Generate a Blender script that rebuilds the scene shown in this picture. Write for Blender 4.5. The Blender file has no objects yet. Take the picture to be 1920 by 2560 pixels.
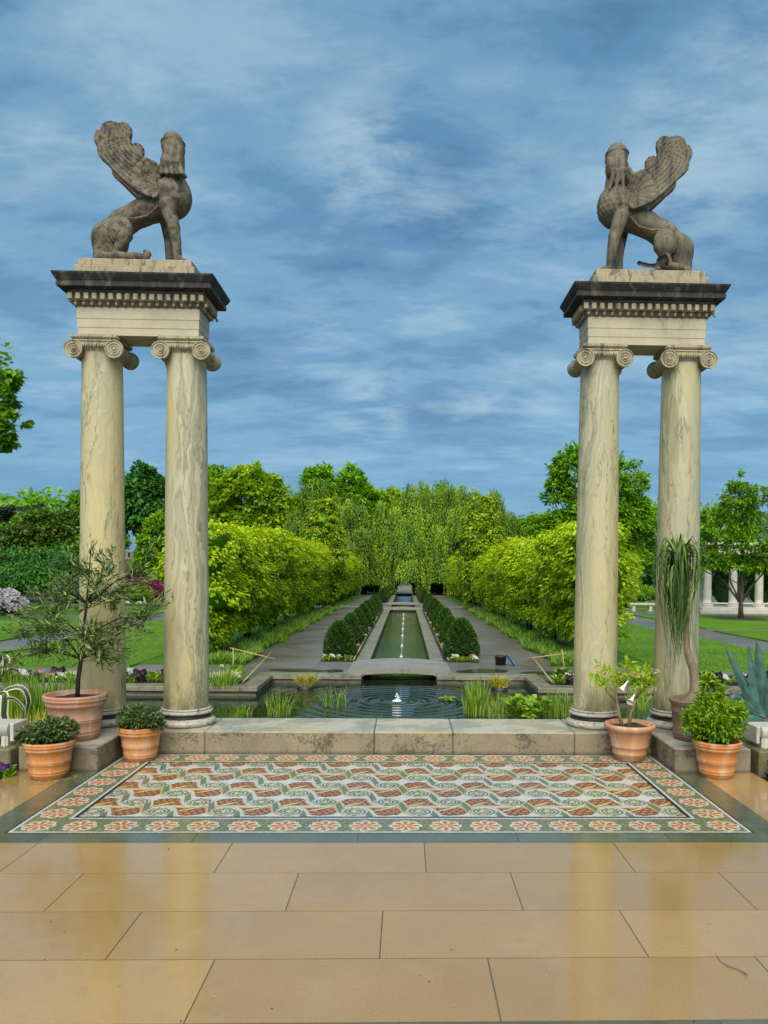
import bpy, bmesh, math
import numpy as np
from mathutils import Matrix, Vector
S = bpy.context.scene
COL = S.collection
PI = math.pi

# ------------------------------------------------------------------ camera
YAW, PITCH, ROLL = .0287, -.0246, -.0095
CAM = (.1111, 0, 1.6)
cy, sy, cp, sp = math.cos(YAW), math.sin(YAW), math.cos(PITCH), math.sin(PITCH)
_f = Vector((sy * cp, cy * cp, sp)); _r = Vector((cy, -sy, 0)); _u = _r.cross(_f)
_c, _s = math.cos(ROLL), math.sin(ROLL)
_r, _u = _r * _c - _u * _s, _r * _s + _u * _c
cd = bpy.data.cameras.new("camera")
cam = bpy.data.objects.new("camera", cd); COL.objects.link(cam)
M = Matrix.Identity(4)
for i in range(3):
    M[i][0], M[i][1], M[i][2], M[i][3] = _r[i], _u[i], -_f[i], CAM[i]
cam.matrix_world = M
cd.sensor_fit = 'VERTICAL'; cd.sensor_height = 36.0; cd.sensor_width = 27.0
cd.lens = 36.0 * 1931.17 / 2560
cd.shift_x = -(1068.31 - 960) / 2560
cd.shift_y = (1476.48 - 1280) / 2560
cd.clip_start = .05; cd.clip_end = 3000
S.camera = cam

# ------------------------------------------------------------------ light, sky, exposure
S.view_settings.view_transform = 'Standard'; S.view_settings.look = 'None'
S.view_settings.gamma = 1.0; S.view_settings.exposure = EXPO = 1.65
SUN_EL, SUN_AZ = math.radians(47), math.radians(184)      # azimuth clockwise from +Y
sd = bpy.data.lights.new("sun", 'SUN'); sd.energy = 1.5; sd.angle = math.radians(60); sd.color = (1, .94, .84)
sun = bpy.data.objects.new("sun", sd); COL.objects.link(sun)
sv = Vector((math.sin(SUN_AZ) * math.cos(SUN_EL), math.cos(SUN_AZ) * math.cos(SUN_EL), math.sin(SUN_EL)))
sun.rotation_euler = sv.to_track_quat('Z', 'Y').to_euler(); sun.location = (0, -5, 20)

W = bpy.data.worlds.new("World"); S.world = W; W.use_nodes = True
def world():
    nt = W.node_tree; nt.nodes.clear(); L = nt.links.new
    def N(t, **k):
        n = nt.nodes.new(t)
        for a, b in k.items():
            if a.startswith('_'):
                n.inputs[int(a[1:])].default_value = b
            else: setattr(n, a, b)
        return n
    def math_(op, a, b=None, clamp=False):
        n = N('ShaderNodeMath', operation=op, use_clamp=clamp)
        for i, v in enumerate((a, b)):
            if v is None: continue
            if isinstance(v, (int, float)): n.inputs[i].default_value = v
            else: L(v, n.inputs[i])
        return n.outputs[0]
    tc = N('ShaderNodeTexCoord'); sep = N('ShaderNodeSeparateXYZ'); L(tc.outputs['Generated'], sep.inputs[0])
    z = math_('MAXIMUM', sep.outputs[2], 0.0)
    k = math_('DIVIDE', 1.0, math_('ADD', z, .16))
    cmb = N('ShaderNodeCombineXYZ'); L(math_('MULTIPLY', sep.outputs[0], k), cmb.inputs[0]); L(math_('MULTIPLY', sep.outputs[1], k), cmb.inputs[1])
    cmb.inputs[2].default_value = 0
    def noise(scale, detail, rough, dist, loc, rot, sc):
        m = N('ShaderNodeMapping'); L(cmb.outputs[0], m.inputs[0])
        m.inputs['Location'].default_value = loc; m.inputs['Rotation'].default_value = (0, 0, rot); m.inputs['Scale'].default_value = sc
        n = N('ShaderNodeTexNoise'); L(m.outputs[0], n.inputs['Vector'])
        n.inputs['Scale'].default_value = scale; n.inputs['Detail'].default_value = detail
        n.inputs['Roughness'].default_value = rough; n.inputs['Distortion'].default_value = dist
        return n.outputs['Fac']
    def ramp(fac, pts):
        r = N('ShaderNodeValToRGB'); L(fac, r.inputs[0]); e = r.color_ramp.elements
        while len(e) < len(pts): e.new(.5)
        for i, (p, c) in enumerate(pts): e[i].position = p; e[i].color = (*c, 1)
        r.color_ramp.interpolation = 'EASE'
        return r.outputs[0]
    def mix(f, a, b):
        m = N('ShaderNodeMix', data_type='RGBA')
        if isinstance(f, (int, float)): m.inputs[0].default_value = f
        else: L(f, m.inputs[0])
        for i, v in ((6, a), (7, b)):
            if isinstance(v, tuple): m.inputs[i].default_value = (*v, 1)
            else: L(v, m.inputs[i])
        return m.outputs[2]
    def cs(*c): return tuple(v * 10 / 2 ** EXPO for v in c)        # photographed linear colour -> texture value (strength .1, exposure +1)
    base = noise(1.7, 6, .56, .15, (3.1, 1.7, 0), .7, (.9, 1.25, 1))
    fine = noise(4.6, 9, .64, .2, (0.4, 6.2, 0), .6, (.8, 1.5, 1))
    f = math_('ADD', math_('MULTIPLY', base, .62), math_('MULTIPLY', fine, .38))
    cl = ramp(f, [(.37, cs(.062, .190, .345)), (.455, cs(.098, .262, .435)), (.53, cs(.165, .350, .505)), (.63, cs(.285, .465, .60))])
    wisp = noise(1.9, 7, .6, .2, (7.7, 2.4, 0), .55, (.8, 1.3, 1))
    wm = ramp(wisp, [(.56, (0, 0, 0)), (.86, (1, 1, 1))])
    c2 = mix(wm, cl, cs(.48, .64, .71))
    # thinner places in the cloud deck where it glows white
    tot = None
    for d, r, w in (((-.049, .884, .466), 6, .9), ((.01, .905, .42), 5, .7), ((-.046, .978, .203), 4.5, .75), ((.308, .836, .454), 8, .75), ((.36, .79, .495), 8, .65), ((.184, .89, .417), 5, .6), ((-.305, .80, .516), 6, .40), ((-.385, .823, .42), 6, .40), ((-.119, .955, .27), 5, .5), ((.105, .895, .434), 6, .5), ((.156, .964, .217), 5, .4), ((.33, .90, .26), 8, .5), ((.1, .70, .70), 14, .5)):
        dp = N('ShaderNodeVectorMath', operation='DOT_PRODUCT'); L(tc.outputs['Generated'], dp.inputs[0]); n_ = Vector(d).normalized(); dp.inputs[1].default_value = n_
        mr = N('ShaderNodeMapRange', interpolation_type='SMOOTHSTEP'); L(dp.outputs['Value'], mr.inputs[0])
        mr.inputs[1].default_value = math.cos(math.radians(r * .85)); mr.inputs[2].default_value = 1.0; mr.inputs[3].default_value = 0; mr.inputs[4].default_value = w * .68
        tot = mr.outputs[0] if tot is None else math_('MAXIMUM', tot, mr.outputs[0])
    soft = ramp(noise(4.2, 9, .64, .3, (2.2, 9.1, 0), .55, (.8, 1.4, 1)), [(.40, (0, 0, 0)), (.64, (1, 1, 1))])
    c2 = mix(math_('MULTIPLY', tot, soft), c2, cs(.50, .66, .72))
    # clear band low on the horizon
    hz = ramp(z, [(.03, (1, 1, 1)), (.26, (0, 0, 0))])
    hm = math_('MULTIPLY', N('ShaderNodeSeparateColor').outputs[0], 1) if False else hz
    c3 = mix(math_('MULTIPLY', hm, .60), c2, cs(.075, .29, .52))
    sky = N('ShaderNodeTexSky'); sky.sky_type = 'NISHITA'; sky.sun_disc = False
    sky.sun_elevation = SUN_EL; sky.sun_rotation = SUN_AZ; sky.dust_density = 2.0
    c4 = mix(.10, c3, sky.outputs[0])
    # brighter overcast behind the viewer and overhead
    bg = N('ShaderNodeBackground'); L(c4, bg.inputs[0]); bg.inputs[1].default_value = .1
    out = N('ShaderNodeOutputWorld'); L(bg.outputs[0], out.inputs[0])
world()

# ------------------------------------------------------------------ material helpers
class NT:
    def __init__(s, name):
        s.m = bpy.data.materials.new(name); s.m.use_nodes = True
        s.t = s.m.node_tree; s.t.nodes.clear()
        s.out = s.t.nodes.new('ShaderNodeOutputMaterial')
        s.tc = None
    def n(s, t, **k):
        x = s.t.nodes.new(t)
        for a, b in k.items(): setattr(x, a, b)
        return x
    def put(s, sock, v):
        if v is None: return
        if isinstance(v, bpy.types.NodeSocket): s.t.links.new(v, sock)
        elif isinstance(v, (tuple, list)) and len(v) == 3 and sock.type == 'RGBA': sock.default_value = (*v, 1)
        else: sock.default_value = v
    def obj(s, out='Object'):
        if not s.tc: s.tc = s.n('ShaderNodeTexCoord')
        return s.tc.outputs[out]
    def world(s):
        return s.n('ShaderNodeNewGeometry').outputs['Position']
    def rnd(s):
        return s.n('ShaderNodeObjectInfo').outputs['Random']
    def map(s, v, scale=(1, 1, 1), loc=(0, 0, 0), rot=(0, 0, 0)):
        m = s.n('ShaderNodeMapping'); s.put(m.inputs[0], v)
        s.put(m.inputs['Location'], loc); m.inputs['Scale'].default_value = scale; m.inputs['Rotation'].default_value = rot
        return m.outputs[0]
    def noise(s, v, scale, detail=4, rough=.55, dist=0.0, out='Fac'):
        x = s.n('ShaderNodeTexNoise'); s.put(x.inputs['Vector'], v)
        x.inputs['Scale'].default_value = scale; x.inputs['Detail'].default_value = detail
        x.inputs['Roughness'].default_value = rough; x.inputs['Distortion'].default_value = dist
        return x.outputs[out]
    def math(s, op, a, b=None, clamp=False):
        x = s.n('ShaderNodeMath', operation=op, use_clamp=clamp)
        s.put(x.inputs[0], a); s.put(x.inputs[1], b) if b is not None else None
        return x.outputs[0]
    def vmath(s, op, a, b=None):
        x = s.n('ShaderNodeVectorMath', operation=op); s.put(x.inputs[0], a)
        if b is not None: s.put(x.inputs[1], b)
        return x.outputs[0]
    def ramp(s, f, pts, mode='LINEAR'):
        r = s.n('ShaderNodeValToRGB'); s.put(r.inputs[0], f); e = r.color_ramp.elements
        while len(e) < len(pts): e.new(.5)
        for i, (p, c) in enumerate(pts):
            e[i].position = p; e[i].color = (c, c, c, 1) if isinstance(c, (int, float)) else (*c, 1)
        r.color_ramp.interpolation = mode
        return r.outputs[0]
    def mix(s, f, a, b, mode='MIX'):
        m = s.n('ShaderNodeMix', data_type='RGBA', blend_type=mode)
        s.put(m.inputs[0], f); s.put(m.inputs[6], a); s.put(m.inputs[7], b)
        return m.outputs[2]
    def attr(s, name, out='Color'):
        return s.n('ShaderNodeAttribute', attribute_name=name).outputs[out]
    def sep(s, v):
        return s.n('ShaderNodeSeparateXYZ'), v
    def xyz(s, v):
        x = s.n('ShaderNodeSeparateXYZ'); s.put(x.inputs[0], v); return x.outputs
    def bump(s, h, strength=.3, dist=.01, normal=None):
        b = s.n('ShaderNodeBump'); s.put(b.inputs['Height'], h)
        b.inputs['Strength'].default_value = strength; b.inputs['Distance'].default_value = dist
        if normal: s.put(b.inputs['Normal'], normal)
        return b.outputs[0]
    def pbr(s, col, rough=.7, bump=None, spec=.5, coat=0, coat_rough=.1, ior=None, sss=None):
        p = s.n('ShaderNodeBsdfPrincipled')
        s.put(p.inputs['Base Color'], col); s.put(p.inputs['Roughness'], rough)
        p.inputs['Specular IOR Level'].default_value = spec
        if ior: p.inputs['IOR'].default_value = ior
        s.put(p.inputs['Coat Weight'], coat); s.put(p.inputs['Coat Roughness'], coat_rough)
        if bump: s.put(p.inputs['Normal'], bump)
        return p.outputs[0]
    def done(s, sh):
        s.t.links.new(sh, s.out.inputs[0]); return s.m

def stone(name, a, b, dark, dark_amt=.5, scale=3.0, streak=False, rough=.8, bump=.3, fine=60, moss=None, lo=.5):
    s = NT(name); o = s.obj()
    ofs = s.vmath('ADD', o, s.n('ShaderNodeObjectInfo').outputs['Location'])
    n1 = s.noise(ofs, scale, 6, .6)
    c = s.mix(s.ramp(n1, [(.35, 0), (.65, 1)]), a, b)
    v = s.map(ofs, (1, 1, .28)) if streak else ofs
    n2 = s.noise(v, scale * 2.2, 8, .68, .6)
    d = s.ramp(n2, [(lo, 0), (lo + .16, 1)])
    c = s.mix(s.math('MULTIPLY', d, dark_amt), c, dark)
    if moss:
        n3 = s.noise(s.vmath('ADD', ofs, (9, 4, 2)), scale * .8, 5, .6)
        c = s.mix(s.math('MULTIPLY', s.ramp(n3, [(.5, 0), (.68, 1)]), .75), c, moss)
    nf = s.noise(ofs, fine, 4, .7)
    c = s.mix(.35, c, s.mix(1.0, c, s.ramp(nf, [(.3, .55), (.7, 1.25)]), 'MULTIPLY'))
    return s.done(s.pbr(c, rough, s.bump(s.math('ADD', s.math('MULTIPLY', n2, .5), nf), bump, .006)))

def leaf_mat(name, ca, cb, cc=None, trans=.25, rough=.45, spec=.35):
    """tint 0..1 runs ca -> cb (-> cc for the brightest leaves)"""
    s = NT(name); t = s.attr('tint', 'Fac')
    pts = [(0, ca), (.75 if cc else 1, cb)] + ([(1, cc)] if cc else [])
    c = s.ramp(t, pts)
    hs = s.n('ShaderNodeHueSaturation'); s.put(hs.inputs['Color'], c)
    s.put(hs.inputs['Value'], s.math('ADD', s.math('MULTIPLY', s.rnd(), .2), .9))
    c = hs.outputs[0]
    p = s.pbr(c, rough, spec=spec)
    tr = s.n('ShaderNodeBsdfTranslucent'); s.put(tr.inputs[0], c)
    mx = s.n('ShaderNodeMixShader'); mx.inputs[0].default_value = trans
    s.t.links.new(p, mx.inputs[1]); s.t.links.new(tr.outputs[0], mx.inputs[2])
    return s.done(mx.outputs[0])

def plain(name, col, rough=.6, var=.15, scale=20, bump=0, spec=.5):
    s = NT(name); n = s.noise(s.obj(), scale, 4, .6)
    c = s.mix(1.0, col, s.ramp(n, [(.25, 1 - var), (.75, 1 + var)]), 'MULTIPLY')
    return s.done(s.pbr(c, rough, s.bump(n, bump, .005) if bump else None, spec=spec))
# ------------------------------------------------------------------ object helpers
def link(o, parent=None):
    COL.objects.link(o)
    if parent: o.parent = parent
    return o
def tag(o, label=None, cat=None, group=None, kind=None):
    if label: o['label'] = label
    if cat: o['category'] = cat
    if group: o['group'] = group
    if kind: o['kind'] = kind
    return o
def empty(name, loc, label, cat, group=None, rz=0):
    o = bpy.data.objects.new(name, None); link(o); o.location = loc; o.rotation_euler = (0, 0, rz)
    o.empty_display_size = .1
    return tag(o, label, cat, group)
def copy_tree(o, parent=None):
    c = o.copy(); link(c, parent)
    for ch in o.children: copy_tree(ch, c)
    return c

class MB:
    """collects polygons and links them as one mesh object"""
    def __init__(s): s.v = []; s.f = []; s.mi = []; s.sm = []; s.cur = 0; s.smooth = False
    def add(s, vs, fs, smooth=None):
        b = len(s.v); s.v += [tuple(p) for p in vs]
        for f in fs:
            s.f.append(tuple(i + b for i in f)); s.mi.append(s.cur); s.sm.append(s.smooth if smooth is None else smooth)
    def box(s, x0, y0, z0, x1, y1, z1, bev=0.0):
        if bev <= 0:
            vs = [(x, y, z) for z in (z0, z1) for y in (y0, y1) for x in (x0, x1)]
            s.add(vs, [(0, 2, 3, 1), (4, 5, 7, 6), (0, 1, 5, 4), (2, 6, 7, 3), (0, 4, 6, 2), (1, 3, 7, 5)], False)
        else:
            rings = []
            for z, i in ((z0, bev), (z0 + bev, 0), (z1 - bev, 0), (z1, bev)):
                b = bev
                rings.append([(x0 + i, y0 + b, z), (x0 + b, y0 + i, z), (x1 - b, y0 + i, z), (x1 - i, y0 + b, z), (x1 - i, y1 - b, z), (x1 - b, y1 - i, z), (x0 + b, y1 - i, z), (x0 + i, y1 - b, z)])
            s.loft(rings, True, True, False)
    def loft(s, rings, cap0=False, cap1=False, smooth=None, closed=True):
        n = len(rings[0]); b = [p for r in rings for p in r]; fs = []
        m = n if closed else n - 1
        for k in range(len(rings) - 1):
            for i in range(m):
                j = (i + 1) % n; fs.append((k * n + i, k * n + j, (k + 1) * n + j, (k + 1) * n + i))
        s.add(b, fs, smooth)
        base = len(s.v) - len(b)
        for on, k in ((cap0, 0), (cap1, len(rings) - 1)):
            if on:
                f = [base + k * n + i for i in range(n)]
                s.f.append(tuple(f[::-1] if k == 0 else f)); s.mi.append(s.cur); s.sm.append(False)
    def lathe(s, prof, seg=32, c=(0, 0, 0), cap0=False, cap1=False, smooth=True, sx=1, sy=1):
        s.loft([[(c[0] + r * sx * math.cos(2 * PI * i / seg), c[1] + r * sy * math.sin(2 * PI * i / seg), c[2] + z) for i in range(seg)] for r, z in prof], cap0, cap1, smooth)
    def tube(s, pts, rad, seg=8, caps=True, smooth=True):
        pts = [Vector(p) for p in pts]; n = len(pts)
        if not hasattr(rad, '__len__'): rad = [rad] * n
        rings = []; ref = None
        for i, p in enumerate(pts):
            t = (pts[min(i + 1, n - 1)] - pts[max(i - 1, 0)]).normalized()
            if ref is None:
                ref = t.orthogonal().normalized()
            ref = (ref - t * ref.dot(t)).normalized(); b = t.cross(ref)
            rings.append([p + (ref * math.cos(2 * PI * k / seg) + b * math.sin(2 * PI * k / seg)) * rad[i] for k in range(seg)])
        s.loft(rings, caps, caps, smooth)
    def prism(s, poly, z0, z1):
        n = len(poly)
        s.loft([[(x, y, z0) for x, y in poly], [(x, y, z1) for x, y in poly]], True, True, False)
    def rect(s, x0, y0, x1, y1, z):
        s.add([(x0, y0, z), (x1, y0, z), (x1, y1, z), (x0, y1, z)], [(0, 1, 2, 3)], False)
    def ribbon(s, pts, width, side, fold=0.0, bands=None):
        """strip of leaf along pts; width per point; side = approximate width direction; bands = material index per lengthwise band"""
        pts = [Vector(p) for p in pts]; n = len(pts); side = Vector(side)
        cols = 3 if bands is None else len(bands) + 1
        rows = []
        for i, p in enumerate(pts):
            t = (pts[min(i + 1, n - 1)] - pts[max(i - 1, 0)]).normalized()
            sd_ = side - t * side.dot(t); sd_.normalize(); nn = t.cross(sd_)
            w = width[i] if hasattr(width, '__len__') else width
            row = []
            for k in range(cols):
                u = k / (cols - 1) * 2 - 1
                row.append(p + sd_ * u * w * .5 + nn * (fold * w * (abs(u))))
            rows.append(row)
        vs = [q for r in rows for q in r]
        for k in range(cols - 1):
            if bands is not None: s.cur = bands[k]
            b = []
            fs = []
            for i in range(n - 1): fs.append((i * 2, i * 2 + 1, i * 2 + 3, i * 2 + 2))
            for r in rows: b += [r[k], r[k + 1]]
            s.add(b, fs, True)
        s.cur = 0
    def build(s, name, mat, parent=None, loc=None):
        me = bpy.data.meshes.new(name); me.from_pydata(s.v, [], s.f)
        for m in (mat if isinstance(mat, (list, tuple)) else [mat]): me.materials.append(m)
        me.polygons.foreach_set('use_smooth', s.sm); me.polygons.foreach_set('material_index', s.mi)
        me.validate(); me.update()
        o = bpy.data.objects.new(name, me); link(o, parent)
        if loc: o.location = loc
        return o

def np_mesh(name, V, F, mat, parent=None, attrs=None, smooth=False, mi=None):
    """V (n,3), F (m,k) arrays -> one mesh object, attrs: dict name -> per-face float or colour array"""
    me = bpy.data.meshes.new(name); n, (m, k) = len(V), F.shape
    me.vertices.add(n); me.vertices.foreach_set('co', np.ascontiguousarray(V, np.float32).ravel())
    me.loops.add(m * k); me.loops.foreach_set('vertex_index', np.ascontiguousarray(F, np.int32).ravel())
    me.polygons.add(m); me.polygons.foreach_set('loop_start', np.arange(0, m * k, k, dtype=np.int32))
    try: me.polygons.foreach_set('loop_total', np.full(m, k, np.int32))
    except Exception: pass
    for mm in (mat if isinstance(mat, (list, tuple)) else [mat]): me.materials.append(mm)
    if mi is not None: me.polygons.foreach_set('material_index', np.asarray(mi, np.int32))
    me.polygons.foreach_set('use_smooth', np.full(m, bool(smooth)))
    for an, arr in (attrs or {}).items():
        arr = np.asarray(arr, np.float32)
        if arr.ndim == 1:
            a = me.attributes.new(an, 'FLOAT', 'FACE'); a.data.foreach_set('value', arr)
        else:
            a = me.attributes.new(an, 'FLOAT_COLOR', 'FACE')
            a.data.foreach_set('color', np.concatenate([arr, np.ones((m, 1), np.float32)], 1).ravel())
    me.update(calc_edges=True); me.validate()
    o = bpy.data.objects.new(name, me); link(o, parent)
    return o

def nrm(a): return a / np.maximum(np.linalg.norm(a, axis=-1, keepdims=True), 1e-9)

def leaf_obj(name, P, A, Nn, L, Wd, mat, parent=None, tint=None, fold=.12, mi=None):
    """one quad per leaf: P base, A axis, Nn normal, L length, Wd width"""
    n = len(P); A = nrm(A); side = nrm(np.cross(A, Nn)); up = np.cross(side, A)
    L = np.broadcast_to(L, (n,))[:, None]; Wd = np.broadcast_to(Wd, (n,))[:, None]
    V = np.empty((n, 4, 3)); mid = P + A * L * .48 + up * L * fold
    V[:, 0] = P; V[:, 1] = mid + side * Wd * .5; V[:, 2] = P + A * L; V[:, 3] = mid - side * Wd * .5
    F = np.arange(n * 4).reshape(n, 4)
    if tint is None: tint = np.full(n, .5)
    return np_mesh(name, V.reshape(-1, 3), F, mat, parent, {'tint': np.clip(tint, 0, 1)}, mi=mi)

def rdir(rng, n):
    return nrm(rng.normal(size=(n, 3)))

def crown(rng, lobes, n_leaf, per=40, sub=.26, inner=.55, flat=.75, droop=.25, hemi=-.5):
    """leaf positions grouped in puffs over a set of ellipsoid lobes -> P, outward, tint"""
    lobes = np.array(lobes, float); rad = lobes[:, 3:6]
    wgt = (rad[:, 0] * rad[:, 1] * rad[:, 2]) ** (2 / 3); wgt = wgt / wgt.sum()
    ns = max(4, n_leaf // per)
    li = rng.choice(len(lobes), ns, p=wgt)
    d = rdir(rng, ns * 3); d = d[d[:, 2] > hemi][:ns]; d = np.resize(d, (ns, 3))
    rr = inner + (1 - inner) * rng.random(ns) ** .6
    C = lobes[li, :3] + d * rad[li] * rr[:, None]
    sr = sub * rad[li].mean(1) * (.55 + .9 * rng.random(ns))
    st = rng.random(ns) * .5
    k = np.repeat(np.arange(ns), per)
    g = rdir(rng, ns * per) * (rng.random(ns * per) ** .45)[:, None]
    P = C[k] + g * sr[k][:, None] * np.array([1, 1, flat])
    out = nrm(g * .6 + d[k] * .7 + np.array([0, 0, .15]))
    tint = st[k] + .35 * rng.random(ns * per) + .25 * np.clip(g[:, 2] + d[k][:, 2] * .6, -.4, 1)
    return P, out, tint

def leaves(rng, P, out, size, aspect, droop, spread=.7):
    n = len(P)
    A = nrm(out * np.array([1, 1, .5]) + rdir(rng, n) * spread + np.array([0, 0, -droop]))
    Nn = nrm(out * .5 + np.array([0, 0, .8]) + rdir(rng, n) * .55)
    L = size * (.7 + .6 * rng.random(n))
    return A, Nn, L, L * aspect

def limb_tree(mb, rng, base, top, r0, targets, seg=9, wob=.06):
    """tapered trunk with limbs that reach into the crown"""
    b, t = Vector(base), Vector(top); H = (t - b).length
    pts = [b + (t - b) * (i / 8) + Vector(rng.normal(size=3) * wob * r0 * 4) * (i > 0) for i in range(9)]
    rad = [r0 * (1.35 if i == 0 else 1 - .1 * i) for i in range(9)]
    mb.tube(pts, rad, seg)
    for q in targets:
        q = Vector(q); i = int(np.clip(((q.z - b.z) / H) * 8 * (.45 + .25 * rng.random()), 1, 7)); a = pts[i]
        m1 = a + (q - a) * .4 + Vector((0, 0, .06 * H * rng.random())); m2 = a + (q - a) * .75 + Vector(rng.normal(size=3) * .03 * H)
        r = rad[i] * .5
        mb.tube([a, m1, m2, q], [r, r * .7, r * .45, r * .15], 6)

# ------------------------------------------------------------------ signed-distance sculpting (used for the carved figures)
def surface_nets(D, org, h):
    nx, ny, nz = D.shape
    ins = D < 0
    idx = -np.ones((nx - 1, ny - 1, nz - 1), int)
    acc = np.zeros((nx - 1, ny - 1, nz - 1, 3)); cnt = np.zeros((nx - 1, ny - 1, nz - 1))
    cor = [(a, b, c) for a in (0, 1) for b in (0, 1) for c in (0, 1)]
    sl = lambda o: D[o[0]:nx - 1 + o[0], o[1]:ny - 1 + o[1], o[2]:nz - 1 + o[2]]
    for o in cor:
        for ax in range(3):
            if o[ax]: continue
            p = list(o); p[ax] = 1
            a, b = sl(o), sl(p); cr = (a < 0) != (b < 0)
            t = np.where(cr, a / np.where(cr, a - b, 1), 0)
            for k in range(3):
                acc[..., k] += np.where(cr, (t if k == ax else o[k]), 0)
            cnt += cr
    on = cnt > 0; n = on.sum(); idx[on] = np.arange(n)
    g = np.stack(np.meshgrid(*[np.arange(s - 1) for s in (nx, ny, nz)], indexing='ij'), -1)
    V = (g[on] + acc[on] / cnt[on][:, None]) * h + np.array(org)
    F = []
    for ax in range(3):
        b, c = [(1, 2), (2, 0), (0, 1)][ax]
        lo = [slice(1, -1)] * 3; lo[ax] = slice(0, -1); hi = list(lo); hi[ax] = slice(1, None)
        A, B = ins[tuple(lo)], ins[tuple(hi)]
        e = np.argwhere(A != B)
        if not len(e): continue
        base = e.copy(); o1 = np.ones(3, int); o1[ax] = 0; base = e + o1
        def cell(db, dc):
            q = base.copy(); q[:, b] += db; q[:, c] += dc; return idx[q[:, 0], q[:, 1], q[:, 2]]
        q = np.stack([cell(-1, -1), cell(0, -1), cell(0, 0), cell(-1, 0)], 1)
        fl = A[tuple(e.T)]
        q[~fl] = q[~fl][:, ::-1]
        F.append(q)
    return V, np.concatenate(F)
def smin(a, b, k):
    h = np.clip(.5 + .5 * (b - a) / k, 0, 1); return b * (1 - h) + a * h - k * h * (1 - h)
def sd_ell(P, c, r):
    q = (P - np.array(c)); r = np.array(r); k0 = np.linalg.norm(q / r, axis=-1); k1 = np.linalg.norm(q / (r * r), axis=-1)
    return k0 * (k0 - 1) / np.maximum(k1, 1e-6)
def sd_cap(P, a, b, ra, rb):
    a, b = np.array(a, float), np.array(b, float); ba = b - a; t = np.clip(((P - a) @ ba) / (ba @ ba), 0, 1)
    return np.linalg.norm(P - a - t[..., None] * ba, axis=-1) - (ra + (rb - ra) * t)
def sd_chain(P, pts, rad, k=.02):
    d = None
    for i in range(len(pts) - 1):
        e = sd_cap(P, pts[i], pts[i + 1], rad[i], rad[i + 1]); d = e if d is None else smin(d, e, k)
    return d
def sd_poly(X, Z, poly):
    d = np.full(X.shape, 1e9); s = np.ones(X.shape)
    n = len(poly)
    for i in range(n):
        ax, az = poly[i]; bx, bz = poly[i - 1]
        ex, ez = bx - ax, bz - az; wx, wz = X - ax, Z - az
        t = np.clip((wx * ex + wz * ez) / (ex * ex + ez * ez), 0, 1)
        d = np.minimum(d, (wx - ex * t) ** 2 + (wz - ez * t) ** 2)
        c1, c2, c3 = Z >= az, Z < bz, ex * wz > ez * wx
        s = np.where((c1 & c2 & c3) | (~c1 & ~c2 & ~c3), -s, s)
    return s * np.sqrt(d)
def sd_line(X, Z, pts):
    d = np.full(X.shape, 1e9)
    for (ax, az), (bx, bz) in zip(pts[:-1], pts[1:]):
        ex, ez = bx - ax, bz - az; t = np.clip(((X - ax) * ex + (Z - az) * ez) / (ex * ex + ez * ez), 0, 1)
        d = np.minimum(d, np.hypot(X - ax - ex * t, Z - az - ez * t))
    return d
def smooth_pts(pts, it=2):
    """Chaikin corner cutting on a closed outline"""
    for _ in range(it):
        o = []
        for i in range(len(pts)):
            a, b = np.array(pts[i]), np.array(pts[(i + 1) % len(pts)]); o += [tuple(a * .75 + b * .25), tuple(a * .25 + b * .75)]
        pts = o
    return pts
def grid(lo, hi, h):
    ax = [np.arange(a, b, h) for a, b in zip(lo, hi)]
    return np.stack(np.meshgrid(*ax, indexing='ij'), -1)
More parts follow.
